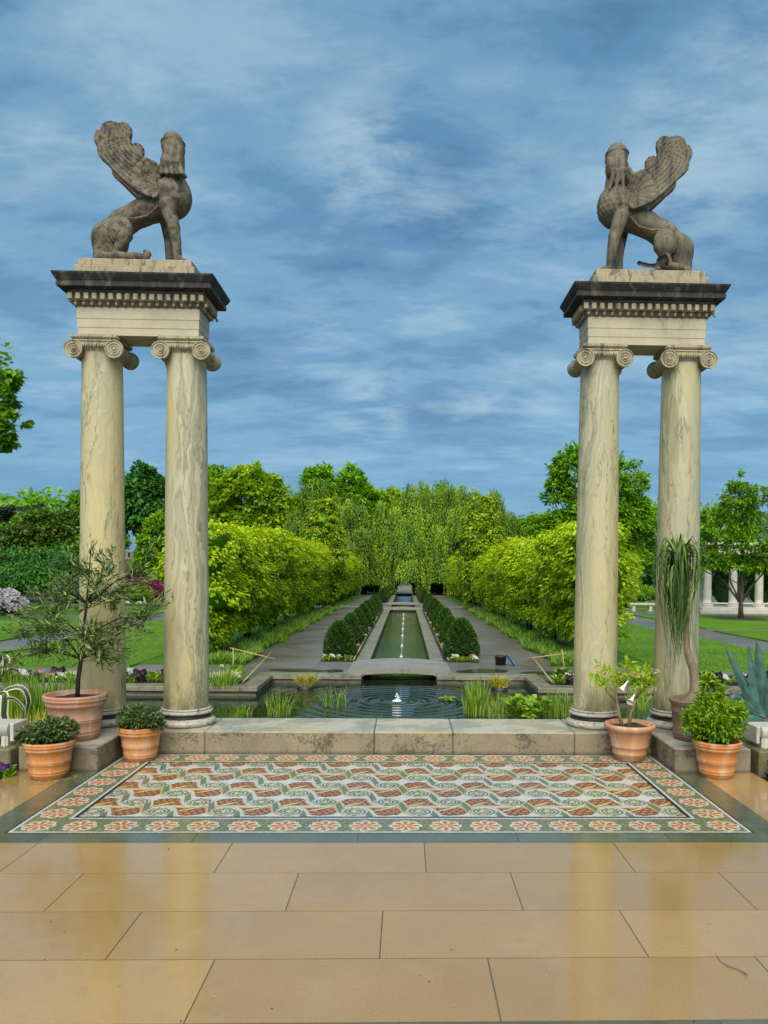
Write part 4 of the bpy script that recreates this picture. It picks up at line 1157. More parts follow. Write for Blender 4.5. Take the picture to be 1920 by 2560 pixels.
for sx, side in ((-1, 'left'), (1, 'right')):
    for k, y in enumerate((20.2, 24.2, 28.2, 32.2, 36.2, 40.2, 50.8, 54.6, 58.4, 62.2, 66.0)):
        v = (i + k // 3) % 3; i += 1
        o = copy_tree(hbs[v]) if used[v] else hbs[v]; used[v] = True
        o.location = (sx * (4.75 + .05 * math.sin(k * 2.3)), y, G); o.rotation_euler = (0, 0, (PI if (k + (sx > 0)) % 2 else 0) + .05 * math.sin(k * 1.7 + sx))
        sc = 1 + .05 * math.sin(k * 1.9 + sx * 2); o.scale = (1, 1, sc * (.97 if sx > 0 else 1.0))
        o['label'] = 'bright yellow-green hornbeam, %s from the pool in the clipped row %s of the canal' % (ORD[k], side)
ht = make_hornbeam(31, 6.2, 18000, True); ht.location = (-4.5, 44.0, G)
ht['label'] = 'tall pale green hornbeam rising above the clipped row left of the canal'
h2 = copy_tree(ht); h2.location = (4.45, 44.2, G); h2.rotation_euler = (0, 0, 2.2); h2.scale = (1, 1, 1.05)
h2['label'] = 'tall pale green hornbeam rising above the clipped row right of the canal'
h3 = copy_tree(hbs[1]); h3.location = (14.0, 48.2, G); h3.scale = (.85, .42, .97); h3.rotation_euler = (0, 0, 0)
h3['label'] = 'solitary clipped yellow-green hornbeam standing by the stone bench, right of the canal rows'; del h3['group']

# clipped yews
def make_yew(seed):
    r = np.random.default_rng(seed); n = 9000
    root = empty('clipped_yew', (0, 0, G), 'x', 'clipped yew', 'clipped yew mounds along the canal')
    u = r.random(n); z = u ** .8; a = r.random(n) * 2 * PI
    zz = .06 + .86 * z
    prof = .43 * np.clip(1 - (np.clip(zz - .20, 0, 1) / .735) ** 1.35, 0.002, 1) ** .56 * np.where(zz < .30, .84 + .16 * np.sin(np.clip(zz / .30, 0, 1) * PI / 2), 1)
    lump = 1 + .035 * np.sin(a * 3 + seed) + .03 * np.sin(a * 5 + zz * 9) + .03 * np.sin(zz * 14 + a * 2)
    rad = prof * lump + r.normal(size=n) * .012
    P = np.stack([rad * np.cos(a), rad * np.sin(a), zz + r.normal(size=n) * .01], -1)
    o = nrm(np.stack([np.cos(a), np.sin(a), np.clip((zz - .42) * 2.4, -.2, 2.2)], -1))
    A, Nn, L, Wd = leaves(r, P, o, .058, .42, -.2, .75)
    t = .20 + .5 * r.random(n) + .2 * np.sin(a * 9 + zz * 25) + .15 * (zz - .4)  # tint rises with height, painting sunlit mound tops into the colour
    leaf_core('foliage', P, A, Nn, L, Wd, MAT['L_yew'], root, t, [((0, 0, .30), (.35, .35, .46))])
    m = MB(); m.tube([(0, 0, -.03), (0, 0, .2)], [.03, .03], 7); m.build('trunk', MAT['bark_dark'], root)
    return root
ye = [make_yew(s) for s in (1, 2, 3)]; used = [False] * 3; i = 0
for sx, side in ((-1, 'left'), (1, 'right')):
    for k, y in enumerate((19.45, 22.9, 26.1, 29.4, 32.7, 36.2, 39.8, 43.2, 54.6, 58.0, 61.4, 64.8)):
        v = i % 3; i += 1
        o = copy_tree(ye[v]) if used[v] else ye[v]; used[v] = True
        sc = 1.0 + .05 * math.sin(k * 2.7 + sx); o.location = (sx * (1.53 if k == 0 else 1.47), y, G); w_ = sc * (.95 if k == 0 else .76); o.scale = (w_, w_, sc * (1 + .04 * math.cos(k * 3))); o.rotation_euler = (0, 0, k * 1.3)
        o['label'] = 'dark green clipped yew mound, %s from the pool in the row %s of the canal' % (ORD[k], side)

# weeping beeches at the end of the canal
def beech(label, x, y, domes, n, seed, gaps=()):
    r = np.random.default_rng(seed)
    root = empty('weeping_beech', (x, y, G), label, 'tree', 'weeping beeches at the end of the canal')
    Ps, Ts, Ds = [], [], []
    w = np.array([d[2] * d[3] for d in domes]); w = w / w.sum()
    for di, (dx, dy, R, H) in enumerate(domes):
        k = int(n * w[di] / 7)
        rr0 = R * np.sqrt(r.random(k)) ** .8; a0 = r.random(k) * 2 * PI
        zt0 = H * np.clip(1 - (rr0 / R) ** 2.8, 0, 1) ** .5 + .30 * np.sin(a0 * 4 + di) * np.sin(rr0 * 2.1) + .10 * r.normal(size=k)
        zt0 = np.maximum(zt0, 1.8)
        low = r.random(k) < .80; f = r.random(k); zt0 = np.where(low, H * (.16 + .80 * f), zt0)
        rr0 = np.where(low, R * (1.02 - .55 * (zt0 / H) ** 2.2) * (.86 + .16 * r.random(k)), rr0)
        for q in range(k):
            tone = .05 + .75 * r.random() ** 1.2; ln = .9 + 1.9 * r.random()
            for j in range(9):
                a = a0[q] + r.normal() * .26 / max(rr0[q], .6); rr = rr0[q] + r.normal() * .16; z0_ = zt0[q] - abs(r.normal()) * .22
                m = int(ln * (.6 + .5 * r.random()) / .14) + 3
                s = np.arange(m) * .14
                px = dx + rr * math.cos(a) + .06 * np.sin(s * 2.2 + q) + .12 * np.sqrt(s) * math.cos(a)
                py = dy + rr * math.sin(a) + .06 * np.cos(s * 1.9 + q) + .12 * np.sqrt(s) * math.sin(a)
                pz = z0_ - s
                ok = pz > .08 + .25 * r.random()
                for gx0, gx1, gz in gaps:
                    ok &= ~((px + x > gx0) & (px + x < gx1) & (pz < gz + .2 * r.random()) & (py < 3))
                c = np.stack([px, py, pz], -1)[ok]
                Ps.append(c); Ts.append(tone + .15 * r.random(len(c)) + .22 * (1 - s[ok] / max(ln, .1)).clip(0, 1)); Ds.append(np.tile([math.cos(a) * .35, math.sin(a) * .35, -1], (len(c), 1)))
    P = np.concatenate(Ps); t = np.concatenate(Ts); D = np.concatenate(Ds)
    P = P + r.normal(size=P.shape) * .05
    A = nrm(D + rdir(r, len(P)) * .42); Nn = nrm(np.stack([D[:, 0] * 2.5, D[:, 1] * 2.5, np.full(len(P), .35)], -1) + rdir(r, len(P)) * .55)
    L = .27 * (.7 + .6 * r.random(len(P)))
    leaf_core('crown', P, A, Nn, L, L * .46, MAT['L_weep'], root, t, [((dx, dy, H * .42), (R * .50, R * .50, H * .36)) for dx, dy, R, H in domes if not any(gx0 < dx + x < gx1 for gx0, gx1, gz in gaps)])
    m = MB()
    for dx, dy, R, H in domes:
        if abs(dx + x) < 1.2: dx += 1.5 if dx + x > 0 else -1.4
        m.tube([(dx, dy, -.1), (dx + .2, dy, H * .4), (dx - .1, dy, H * .7)], [.30, .22, .10], 9)
        for q in range(3):
            a = q * 2.05 + seed; m.tube([(dx, dy, H * .55), (dx + R * .35 * math.cos(a), dy + R * .35 * math.sin(a), H * .80), (dx + R * .5 * math.cos(a), dy + R * .5 * math.sin(a), H * .80), (dx + R * .72 * math.cos(a), dy + R * .72 * math.sin(a), H * .70)], [.09, .06, .035, .015], 6)
    m.build('trunk', MAT['bark_dark'], root)
GAPS = [(-3.9, -2.2, 1.0), (2.3, 3.7, 1.2), (-.75, .9, 1.25)]
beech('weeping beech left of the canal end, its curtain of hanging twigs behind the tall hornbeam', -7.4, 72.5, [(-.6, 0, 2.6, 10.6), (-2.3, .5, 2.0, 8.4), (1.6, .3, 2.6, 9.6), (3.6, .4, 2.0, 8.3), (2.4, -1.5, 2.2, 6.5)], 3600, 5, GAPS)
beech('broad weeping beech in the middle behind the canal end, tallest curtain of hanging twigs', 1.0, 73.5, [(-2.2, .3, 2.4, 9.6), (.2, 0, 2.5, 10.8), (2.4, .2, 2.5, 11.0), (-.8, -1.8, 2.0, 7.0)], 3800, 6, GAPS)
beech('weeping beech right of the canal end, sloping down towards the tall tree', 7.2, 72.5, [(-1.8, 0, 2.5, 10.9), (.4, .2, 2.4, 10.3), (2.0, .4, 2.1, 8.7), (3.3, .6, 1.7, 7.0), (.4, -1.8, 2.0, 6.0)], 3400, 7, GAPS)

# trees beyond
BT = 'trees beyond the garden walks'
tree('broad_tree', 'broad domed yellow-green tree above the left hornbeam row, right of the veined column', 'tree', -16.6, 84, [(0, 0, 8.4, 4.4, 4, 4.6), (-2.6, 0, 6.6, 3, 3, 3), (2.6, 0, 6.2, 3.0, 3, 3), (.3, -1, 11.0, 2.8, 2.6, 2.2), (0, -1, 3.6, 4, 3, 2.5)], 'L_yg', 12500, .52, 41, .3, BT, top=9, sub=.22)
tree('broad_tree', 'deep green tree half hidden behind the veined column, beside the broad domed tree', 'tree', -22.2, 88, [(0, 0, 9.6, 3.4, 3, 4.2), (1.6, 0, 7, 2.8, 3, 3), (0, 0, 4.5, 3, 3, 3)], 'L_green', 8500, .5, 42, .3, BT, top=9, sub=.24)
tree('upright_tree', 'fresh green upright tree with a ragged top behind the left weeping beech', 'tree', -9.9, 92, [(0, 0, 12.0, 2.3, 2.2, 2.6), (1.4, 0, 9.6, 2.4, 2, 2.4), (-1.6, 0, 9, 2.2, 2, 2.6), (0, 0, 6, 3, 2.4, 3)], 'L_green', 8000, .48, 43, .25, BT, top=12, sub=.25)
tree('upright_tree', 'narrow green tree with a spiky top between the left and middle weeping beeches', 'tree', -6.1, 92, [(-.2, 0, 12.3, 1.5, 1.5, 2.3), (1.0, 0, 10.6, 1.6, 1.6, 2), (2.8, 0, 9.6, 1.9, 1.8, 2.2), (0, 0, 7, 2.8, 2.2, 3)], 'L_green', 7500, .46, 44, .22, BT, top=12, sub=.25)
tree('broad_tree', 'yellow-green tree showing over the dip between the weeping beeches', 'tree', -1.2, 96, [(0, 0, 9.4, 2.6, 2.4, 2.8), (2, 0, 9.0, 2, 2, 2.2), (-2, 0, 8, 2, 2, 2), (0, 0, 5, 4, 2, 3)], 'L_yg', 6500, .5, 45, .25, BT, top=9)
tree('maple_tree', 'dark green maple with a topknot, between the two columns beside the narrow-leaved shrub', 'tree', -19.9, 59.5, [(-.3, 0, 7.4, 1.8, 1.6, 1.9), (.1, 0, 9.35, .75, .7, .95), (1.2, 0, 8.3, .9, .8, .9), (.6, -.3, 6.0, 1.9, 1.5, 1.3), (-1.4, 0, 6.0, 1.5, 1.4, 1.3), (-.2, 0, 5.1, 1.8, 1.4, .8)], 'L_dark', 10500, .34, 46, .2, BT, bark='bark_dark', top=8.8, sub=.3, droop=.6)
tree('maple_tree', 'small bright green tree just left of the veined column, in front of the dark maple', 'tree', -17.7, 55, [(0, 0, 3.9, .95, .9, 1.5), (.35, 0, 5.2, .6, .6, .9), (-.3, 0, 2.6, .9, .9, 1.1), (.3, 0, 1.7, .8, .8, .7)], 'L_green', 6500, .24, 47, .12, BT, top=4.8)
tree('maple_tree', 'airy green treetop just left of the column behind the narrow-leaved shrub', 'tree', -26.2, 64, [(0, 0, 7.6, 1.1, 1, .9), (.9, 0, 6.6, 1.5, 1.2, 1.4), (1.2, 0, 4.2, 2, 1.5, 1.8)], 'L_green', 6500, .34, 48, .16, BT, top=7.2)
tree('yellow_shrub_tree', 'olive green bushy tree between the dark cedar and the leftmost column', 'tree', -25.6, 57, [(-.4, 0, 4.9, 1.9, 1.5, 1.6), (.8, 0, 5.4, 1.3, 1.1, 1.2), (-2, 0, 4.0, 1.6, 1.3, 1.4), (.4, 0, 3.0, 2.6, 1.6, 1.7)], 'L_mag', 9000, .26, 49, .14, BT, top=5)
def cedar():
    r = np.random.default_rng(50); root = empty('cedar_tree', (-29.6, 58, G), 'dark blue-green cedar with flat layered boughs at the left edge', 'tree')
    m = MB(); m.tube([(-1, 0, 0), (-1, 0, 3), (-.8, 0, 6.7)], [.3, .22, .05], 8); Ps, Os = [], []
    for k in range(46):
        z = 1.0 + 5.8 * r.random(); a = r.random() * 2 * PI; ln = (3.4 - .22 * z) * (.7 + .5 * r.random())
        if k == 0: z, a, ln = 6.3, .10, 3.7
        tip = np.array([-1 + ln * math.cos(a), ln * math.sin(a), z + .15 + .12 * ln * (1 if k == 0 else r.random())])
        b = np.array([-1, 0, z - .2]); m.tube([b, (b + tip) / 2 + np.array([0, 0, .12]), tip], [.06, .045, .015], 5)
        q = 330; s = r.random(q) ** .6; c = b + (tip - b) * s[:, None] + np.stack([r.normal(size=q) * .42 * (1.1 - s), r.normal(size=q) * .42 * (1.1 - s), -abs(r.normal(size=q)) * .10 + .06], -1)
        Ps.append(c); Os.append(np.tile((tip - b) / ln, (q, 1)))
    P = np.concatenate(Ps); o = np.concatenate(Os); A, Nn, L, Wd = leaves(r, P, o, .26, .34, .2, .6)
    leaf_obj('crown', P, A, Nn, L, Wd, MAT['L_cedar'], root, r.random(len(P)))
    m.build('trunk', MAT['bark_dark'], root)
cedar()
tree('overhanging_tree', 'leafy tree reaching in from the left edge, high above the lawn', 'tree', -21.0, 30, [(5.35, 0, 9.5, .85, .9, .75), (5.15, 0, 8.65, 1.0, .9, .7), (6.1, 0, 7.95, .75, .6, .35), (5.2, 0, 7.5, 1.0, .8, .6), (5.3, 0, 6.95, .7, .6, .30), (3.6, 0, 9.2, 2.0, 2, 1.9), (1.2, 0, 9.5, 3, 3, 2.8), (-2, 0, 9, 3, 3, 3), (2.6, 0, 7.6, 1.8, 1.8, 1.2)], 'L_green', 10500, .25, 51, .3, None, top=9, sub=.3, droop=.6, asp=.7)
tree('big_tree', 'tall green tree rising behind the two columns beside the ponytail palm', 'tree', 15.6, 65, [(-1.0, 0, 10.6, 2.2, 2, 2.3), (-2.6, 0, 8.8, 1.5, 1.4, 1.4), (2.7, 0, 9.4, 1.9, 1.8, 2.9), (.4, -.4, 6.8, 3.0, 2, 2.4), (3.4, 0, 6.2, 2.2, 2, 2.6), (-2.0, 0, 5.8, 2.2, 1.8, 1.8), (1.5, 0, 3.4, 4, 2, 2.2)], 'L_green', 14000, .36, 52, .3, BT, top=10.5, sub=.26)
tree('broad_tree', 'low mid-green tree between the right weeping beech and the tall tree', 'tree', 10.9, 78, [(0, 0, 5.2, 2.8, 2, 2.4), (2.4, 0, 5.8, 2.2, 2, 2.2), (1, 0, 3, 4, 2, 2.4)], 'L_green', 7000, .4, 53, .2, BT, top=6)
tree('young_oak', 'young oak on the right lawn in front of the white marble temple', 'tree', 16.5, 37.2, [(-.1, 0, 5.3, 1.05, .9, 1.3), (-2.2, 0, 2.75, .9, .7, .4), (2.4, 0, 2.8, .9, .7, .4), (-.8, -.5, 2.55, .8, .7, .35), (.9, -.4, 2.5, .8, .7, .35), (-2.0, .2, 3.6, .95, .8, .45), (-1.5, -.2, 5.0, .7, .6, .5), (1.9, 0, 3.8, .9, .8, .5), (-1.9, 0, 2.6, .8, .7, .35), (1.8, 0, 2.5, .9, .8, .4), (-.3, 0, 6.7, .35, .35, .6), (-1.1, 0, 4.2, 1.2, 1, .75), (1.0, 0, 4.5, 1.2, 1, .8), (.1, -.4, 3.7, 1.3, 1.1, .8), (-1.35, 0, 3.0, 1.1, .9, .5), (1.3, 0, 3.1, 1.1, .9, .55), (.5, .5, 2.7, 1.3, 1, .45), (-.4, -.6, 5.9, .8, .7, .8), (.8, 0, 5.8, .7, .6, .7)], 'L_oak', 10500, .185, 54, .11, None, 'bark', .42, .35, 26, .26, .55, 6.6, limbs=18)
tree('broad_tree', 'big green tree behind the marble temple at the right edge', 'tree', 26.5, 78, [(0, 0, 6, 4, 3, 3.4), (-3, 0, 4.4, 3, 3, 3), (3, 0, 5, 3, 3, 3)], 'L_green', 7000, .45, 55, .3, BT)
tree('broad_tree', 'dark green tree filling the gap beyond the stone bench', 'tree', 20.5, 72, [(0, 0, 4.2, 3, 2, 2.8), (-3.5, 0, 3.2, 2.4, 2, 2.4), (-1, 0, 2.0, 4.5, 2, 2)], 'L_dark', 8000, .36, 56, .25, BT)
for k, (x, y, s) in enumerate(((-38, 80, 57), (-47, 70, 58), (36, 88, 59))):
    tree('broad_tree', ['green tree standing behind the cedar beyond the left lawns', 'large green tree far out on the left beyond the lawns', 'large green tree far out on the right behind the temple'][k], 'tree', x, y, [(0, 0, 6, 4.5, 4, 4), (-3, 0, 5, 3, 3, 3), (3, 0, 4.4, 3, 3, 3), (0, 0, 3, 5, 3, 3)], 'L_green', 5000, .55, s, .3, BT)

def shrub(name, label, x, y, lobes, mat, n, size, seed, group=None, flower=None, fn=0, fs=.08, asp=.5, cat='shrub', z0=G, per=24, sub=.3, core=True, droop=.2):
    r = np.random.default_rng(seed); root = empty(name, (x, y, z0), label, cat, group)
    P, o, t = crown(r, lobes, n, per, sub, .7, .8, hemi=-.3); A, Nn, L, Wd = leaves(r, P, o, size, asp, droop, .7)
    leaf_core('foliage', P, A, Nn, L, Wd, MAT[mat], root, t, [((l[0], l[1], l[2]), (l[3] * .7, l[4] * .7, l[5] * .7)) for l in lobes] if core else [])
    if flower:
        P, o, t = crown(r, lobes, fn, 12, .16, .98, .8, hemi=-.25); A, Nn, L, Wd = leaves(r, P + o * .05, o, fs, .9, 0, .9)
        leaf_obj('flowers', P + o * .05, A, nrm(o + rdir(r, len(P)) * .5), L, Wd, MAT[flower], root, t)
    return root
shrub('rhododendron', 'pale pink-white rhododendron in full bloom at the left edge of the lawn', -19.0, 36.4, [(0, 0, .55, 1.25, .8, .62), (.8, -.1, .4, .7, .6, .45), (-1, 0, .6, 1, .8, .6)], 'L_mag', 3000, .10, 61, None, 'P_rho', 5200, .11)
shrub('azalea', 'magenta azalea in bloom behind the lawn, just left of the veined column', -16.9, 52, [(-.7, 0, .85, 1.2, .8, .62), (.7, 0, .60, 1.2, .8, .52)], 'L_mag', 2600, .12, 62, None, 'P_mag', 4600, .14)
shrub('viburnum', 'dark shrub speckled with white blossom beside the pale rhododendron', -17.6, 42, [(0, 0, .9, 1.1, .7, .85), (1.1, 0, .8, .8, .6, .7)], 'L_dark', 4200, .12, 63, None, 'P_white', 700, .08)
for k, (x, y, s) in enumerate(((-25.8, 52, 1.0), (-22.8, 51.5, 1.05), (-24.3, 50.2, .7), (-29.3, 53, 1.1))):
    shrub('laurel_bush', ['dark glossy laurel in the middle of the bank below the olive green tree', 'dark glossy laurel behind the leftmost column, right end of the bank', 'smaller laurel in front of the other laurels on the left bank', 'dark glossy laurel below the cedar, left end of the bank'][k], x, y, [(0, 0, 1.9 * s, 2.0, 1.1, 1.5 * s), (-1.2, -.3, 1.2 * s, 1.3, 1, 1.1 * s), (1.2, -.3, 1.3 * s, 1.2, 1, 1.1 * s)], 'L_dark', 6500, .22, 64 + k, 'laurels on the left bank', droop=.6)
shrub('plum_bush', 'dull red-leaved bush in front of the crenellated wall', -19.4, 57.5, [(0, 0, 1.6, 1.0, .7, .8), (-.6, 0, .9, 1.1, .7, .9)], 'P_dark', 3000, .16, 69)
shrub('variegated_bush', 'yellowish bush low between the two columns beside the narrow-leaved shrub', -15.9, 47, [(0, 0, .55, .8, .6, .55), (-1.2, 0, .7, .9, .6, .65)], 'L_tall', 3200, .12, 70)
shrub('round_bush', 'low rounded green bush beyond the stone bench on the right', 17.4, 56, [(0, 0, .6, 1.3, .9, .65), (1.6, 0, .55, 1, .8, .6)], 'L_green', 3500, .16, 71)
def dark_backing_hedge(label, x0, x1, y, h, seed):  # dark foliage wall added so the openings under the beeches look dark
    r = np.random.default_rng(seed); n = 7000
    P = np.stack([x0 + (x1 - x0) * r.random(n), y + (r.random(n) - .5) * .9, h * r.random(n) ** .8], -1); P[:, 1] = np.where(r.random(n) < .6, y - .45 + .1 * r.normal(size=n), P[:, 1])
    o = np.tile([0, -1, .4], (n, 1)).astype(float); A, Nn, L, Wd = leaves(r, P, o, .30, .5, .2, .9)
    P[:, 2] += G; o_ = leaf_core('dark_backing_hedge', P, A, Nn, L, Wd, MAT['L_yew'], None, r.random(n) * .7, [(((x0 + x1) / 2, y, G + h * .45), ((x1 - x0) * .6, .35, h * .6))])
    tag(o_, label, 'hedge', 'added dark hedges behind the beech openings')
dark_backing_hedge('dark hedge added behind the weeping beeches to darken the openings, left of the vista gap', -12, -1.2, 80, 3.2, 81)
dark_backing_hedge('dark hedge added behind the weeping beeches to darken the openings, right of the vista gap', 1.4, 12, 80, 3.2, 82)
# pale steps of the vista seen through the gap
m = MB()
for k in range(9): m.box(-.75, 92 + k * .9, G - .3, .95, 92.9 + k * .9, G + .03 + .06 * (k + 1))
tag(m.build('vista_steps', MAT['coping']), 'pale flight of steps seen through the gap at the far end of the canal', 'steps')

# crenellated wall on the left
def wall():
    root = empty('garden_wall', (-27, 63, G), 'old brick garden wall with pale crenellations, between the two columns beside the narrow-leaved shrub', 'wall')
    m = MB(); m.box(-18, -.25, 0, 16, .25, 2.95); m.build('brickwork', MAT['brick'], root)
    m = MB(); m.box(-18, -.32, 2.952, 16, .32, 3.10); m.build('string_course', MAT['temple'], root)
    m = MB(); x = -18
    while x < 16: m.box(x, -.28, 3.102, x + .30, .28, 3.50); x += .46
    m.box(-18, -.31, 3.502, 16, .31, 3.58)
    m.build('crenellation', MAT['temple'], root)
wall()
# marble temple behind the young oak
def temple():
    root = empty('marble_temple', (19.6, 44.6, G), 'white marble temple of round columns on a stepped platform, behind the young oak', 'temple')
    m = MB(); m.box(-3.0, -2.0, 0, 6.5, 4, .18, .01); m.box(-2.85, -1.85, .182, 6.5, 4, .34, .01); m.build('platform', MAT['temple'], root)
    cols = [(-2.35, -1.25), (-.88, -1.25), (.62, -1.25), (2.1, -1.25), (3.6, -1.25), (-2.35, .4), (-2.35, 2.1)]
    for x, y in cols:
        c = MB(); c.lathe([(.34, .342), (.34, .40)] + torus_prof(.35, .40, .50) + [(.27, .51)] + torus_prof(.30, .53, .60) + [(.235, .62), (.23, .8), (.215, 3.2), (.24, 3.24)], 20, (x, y, 0))
        c.box(x - .28, y - .28, 3.242, x + .28, y + .28, 3.36); c.build('column', MAT['temple'], root)
    m = MB(); m.box(-2.7, -1.6, 3.362, 6.5, -.9, 3.85); m.box(-2.7, -.898, 3.362, -2.0, 3, 3.85); m.box(-2.85, -1.75, 3.852, 6.5, 3.2, 4.0); m.build('entablature', MAT['temple'], root)
    m = MB(); m.box(-2.4, -1.28, .52, 6.4, -1.22, .60); m.build('rail', MAT['temple'], root)
    shrub('clipped_screen', 'dark clipped evergreen screen inside the marble temple', 21.4, 47.0, [(-1.6, 0, 1.5, 1.2, .5, 1.7), (.6, 0, 1.5, 1.2, .5, 1.7), (2.6, 0, 1.5, 1.2, .5, 1.7)], 'L_dark', 5000, .2, 90)
temple()
m = MB(); m.lathe([(.02, .0), (1.0, 0), (1.35, -.03)], 28, (16.5, 37.2, G + .075), smooth=True); tag(m.build('mulch_bed', MAT['soil']), kind='structure')
def bench():
    root = empty('stone_bench', (14.1, 45.3, G), 'pale stone slab bench by the right-hand cross path', 'bench')
    m = MB(); m.box(-.75, -.25, .36, .75, .25, .46, .01); m.build('seat', MAT['temple'], root)
    for x in (-.5, .5):
        m = MB(); m.loft([[(x - w, -.18, z), (x + w, -.18, z), (x + w, .18, z), (x - w, .18, z)] for w, z in ((.14, 0), (.08, .06), (.07, .28), (.13, .359))], True, True, False); m.build('leg', MAT['temple'], root)
    root = empty('wooden_bench', (-18.3, 40.6, G), 'dark wooden bench between the rhododendron and the speckled shrub', 'bench', rz=.3)
    m = MB(); [m.box(-.6, -.22 + k * .12, .40, .6, -.12 + k * .12, .43) for k in range(4)]; m.build('seat', MAT['bark'], root)
    m = MB(); [m.box(-.6 + k * .15, .24, .44, -.54 + k * .15, .27, .85) for k in range(9)]; m.box(-.62, .235, .852, .62, .275, .92); m.build('backrest', MAT['bark'], root)
    for x in (-.55, .5):
        for y in (-.2, .2):
            m = MB(); m.box(x, y, 0, x + .06, y + .06, .399); m.build('leg', MAT['bark'], root)
bench()
# ------------------------------------------------------------------ pots and their plants
def pot(root, rb, rt, H, mat, style=0):
    R = lambda t: rb + (rt * .93 - rb) * t
    p = [(0.001, 0.0), (rb * .96, 0), (rb, .008)]
    def ring(t, e=.005, w=.012):
        return [(R(t - w / H), H * t - w), (R(t) + e, H * t - w * .4), (R(t) + e, H * t + w * .4), (R(t + w / H), H * t + w)]
    if style == 0: rs = (.13, .20, .42, .46)
    elif style == 1: rs = (.20, .40)
    else: rs = (.10, .16, .70)
    for t in rs: p += ring(t, .006 if style == 1 else .004, .014 if style == 1 else .008)
    tb = .74 if style != 2 else .86
    if style == 0:
        p += [(R(tb), H * tb), (R(tb) + .012, H * tb + .006), (R(tb) + .016, H * (tb + .08)), (R(tb) + .008, H * (tb + .10)), (rt * .985, H * .87), (rt, H * .91)]
    elif style == 1:
        p += [(R(.82), H * .82), (rt * .96, H * .85)]
    else:
        p += [(R(tb), H * tb), (rt * .98, H * (tb + .03))]
    hr = H * (.955 if style != 1 else .93)
    p += [(rt - .014 + .016 * math.cos(a), hr + (H - hr) * math.sin(a)) for a in np.linspace(-PI / 3, PI * .85, 7)]
    p += [(rt - .034, H * .9), (rt - .045, H * .86)]
    m = MB(); m.lathe(p, 48); o = m.build('pot', mat, root)
    m = MB(); zs = H * .885
    rr = np.random.default_rng(int(rt * 1000)); V = []; n = 18
    for j in range(6):
        for i in range(n): V.append(((rt - .03) * j / 5 * math.cos(2 * PI * i / n), (rt - .03) * j / 5 * math.sin(2 * PI * i / n), zs + rr.normal() * .006 + .012 * (1 - j / 5)))
    m.add(V, [(j * n + i, j * n + (i + 1) % n, (j + 1) * n + (i + 1) % n, (j + 1) * n + i) for j in range(5) for i in range(n)], False)
    m.build('soil', MAT['soil'], root)
    return zs
def mound(root, zs, r0, h, n, size, mat, seed, asp=.5, lobes=None, nm='foliage', flower=None):
    r = np.random.default_rng(seed)
    lobes = lobes or [(0, 0, zs + h * .38, r0, r0, h * .55), (.06, .02, zs + h * .5, r0 * .7, r0 * .7, h * .5), (-.08, -.03, zs + h * .35, r0 * .75, r0 * .7, h * .5)]
    P, o, t = crown(r, lobes, n, 10, .24, .55, .7, hemi=-.35); A, Nn, L, Wd = leaves(r, P, o, size, asp, .15, .75)
    leaf_core(nm, P, A, Nn, L, Wd, MAT[mat], root, t, [((l[0], l[1], l[2] - .01), (l[3] * .6, l[4] * .6, l[5] * .6)) for l in lobes])
# two small orange pots on the left, copies of one build
PG = 'small orange terracotta pots on the floor'
p1 = empty('potted_plant', (-2.605, 5.97, 0), 'small orange terracotta pot of bedding plants at the left in front of the stone block', 'potted plant', 'orange pots of low bedding plants')
zs = pot(p1, .130, .192, .285, MAT['terra']); mound(p1, zs, .178, .19, 2600, .036, 'L_pot', 101)
p2 = copy_tree(p1); p2.location = (-2.10, 6.525, 0); p2.rotation_euler = (0, 0, 2.4); p2.scale = (.955, .955, 1.0)
p2['label'] = 'small orange terracotta pot of low bedding plants on the mosaic by the veined column'
p3 = empty('potted_plant', (2.593, 6.03, 0), 'orange terracotta pot with a bright green leafy bush at the right', 'potted plant')
zs = pot(p3, .124, .190, .29, MAT['terra'])
mound(p3, zs, .2, .4, 3800, .052, 'L_bush', 102, .34, [(0, 0, zs + .10, .175, .175, .13), (-.03, 0, zs + .22, .17, .16, .14), (-.13, .02, zs + .16, .13, .13, .13), (-.04, .03, zs + .38, .08, .08, .15), (-.05, .05, zs + .50, .035, .035, .10), (.10, 0, zs + .20, .12, .12, .13)])
m = MB(); m.tube([(0, 0, zs - .02), (-.02, .01, zs + .25), (-.05, .04, zs + .55)], [.008, .006, .003], 6); m.build('stem', MAT['bark'], p3)

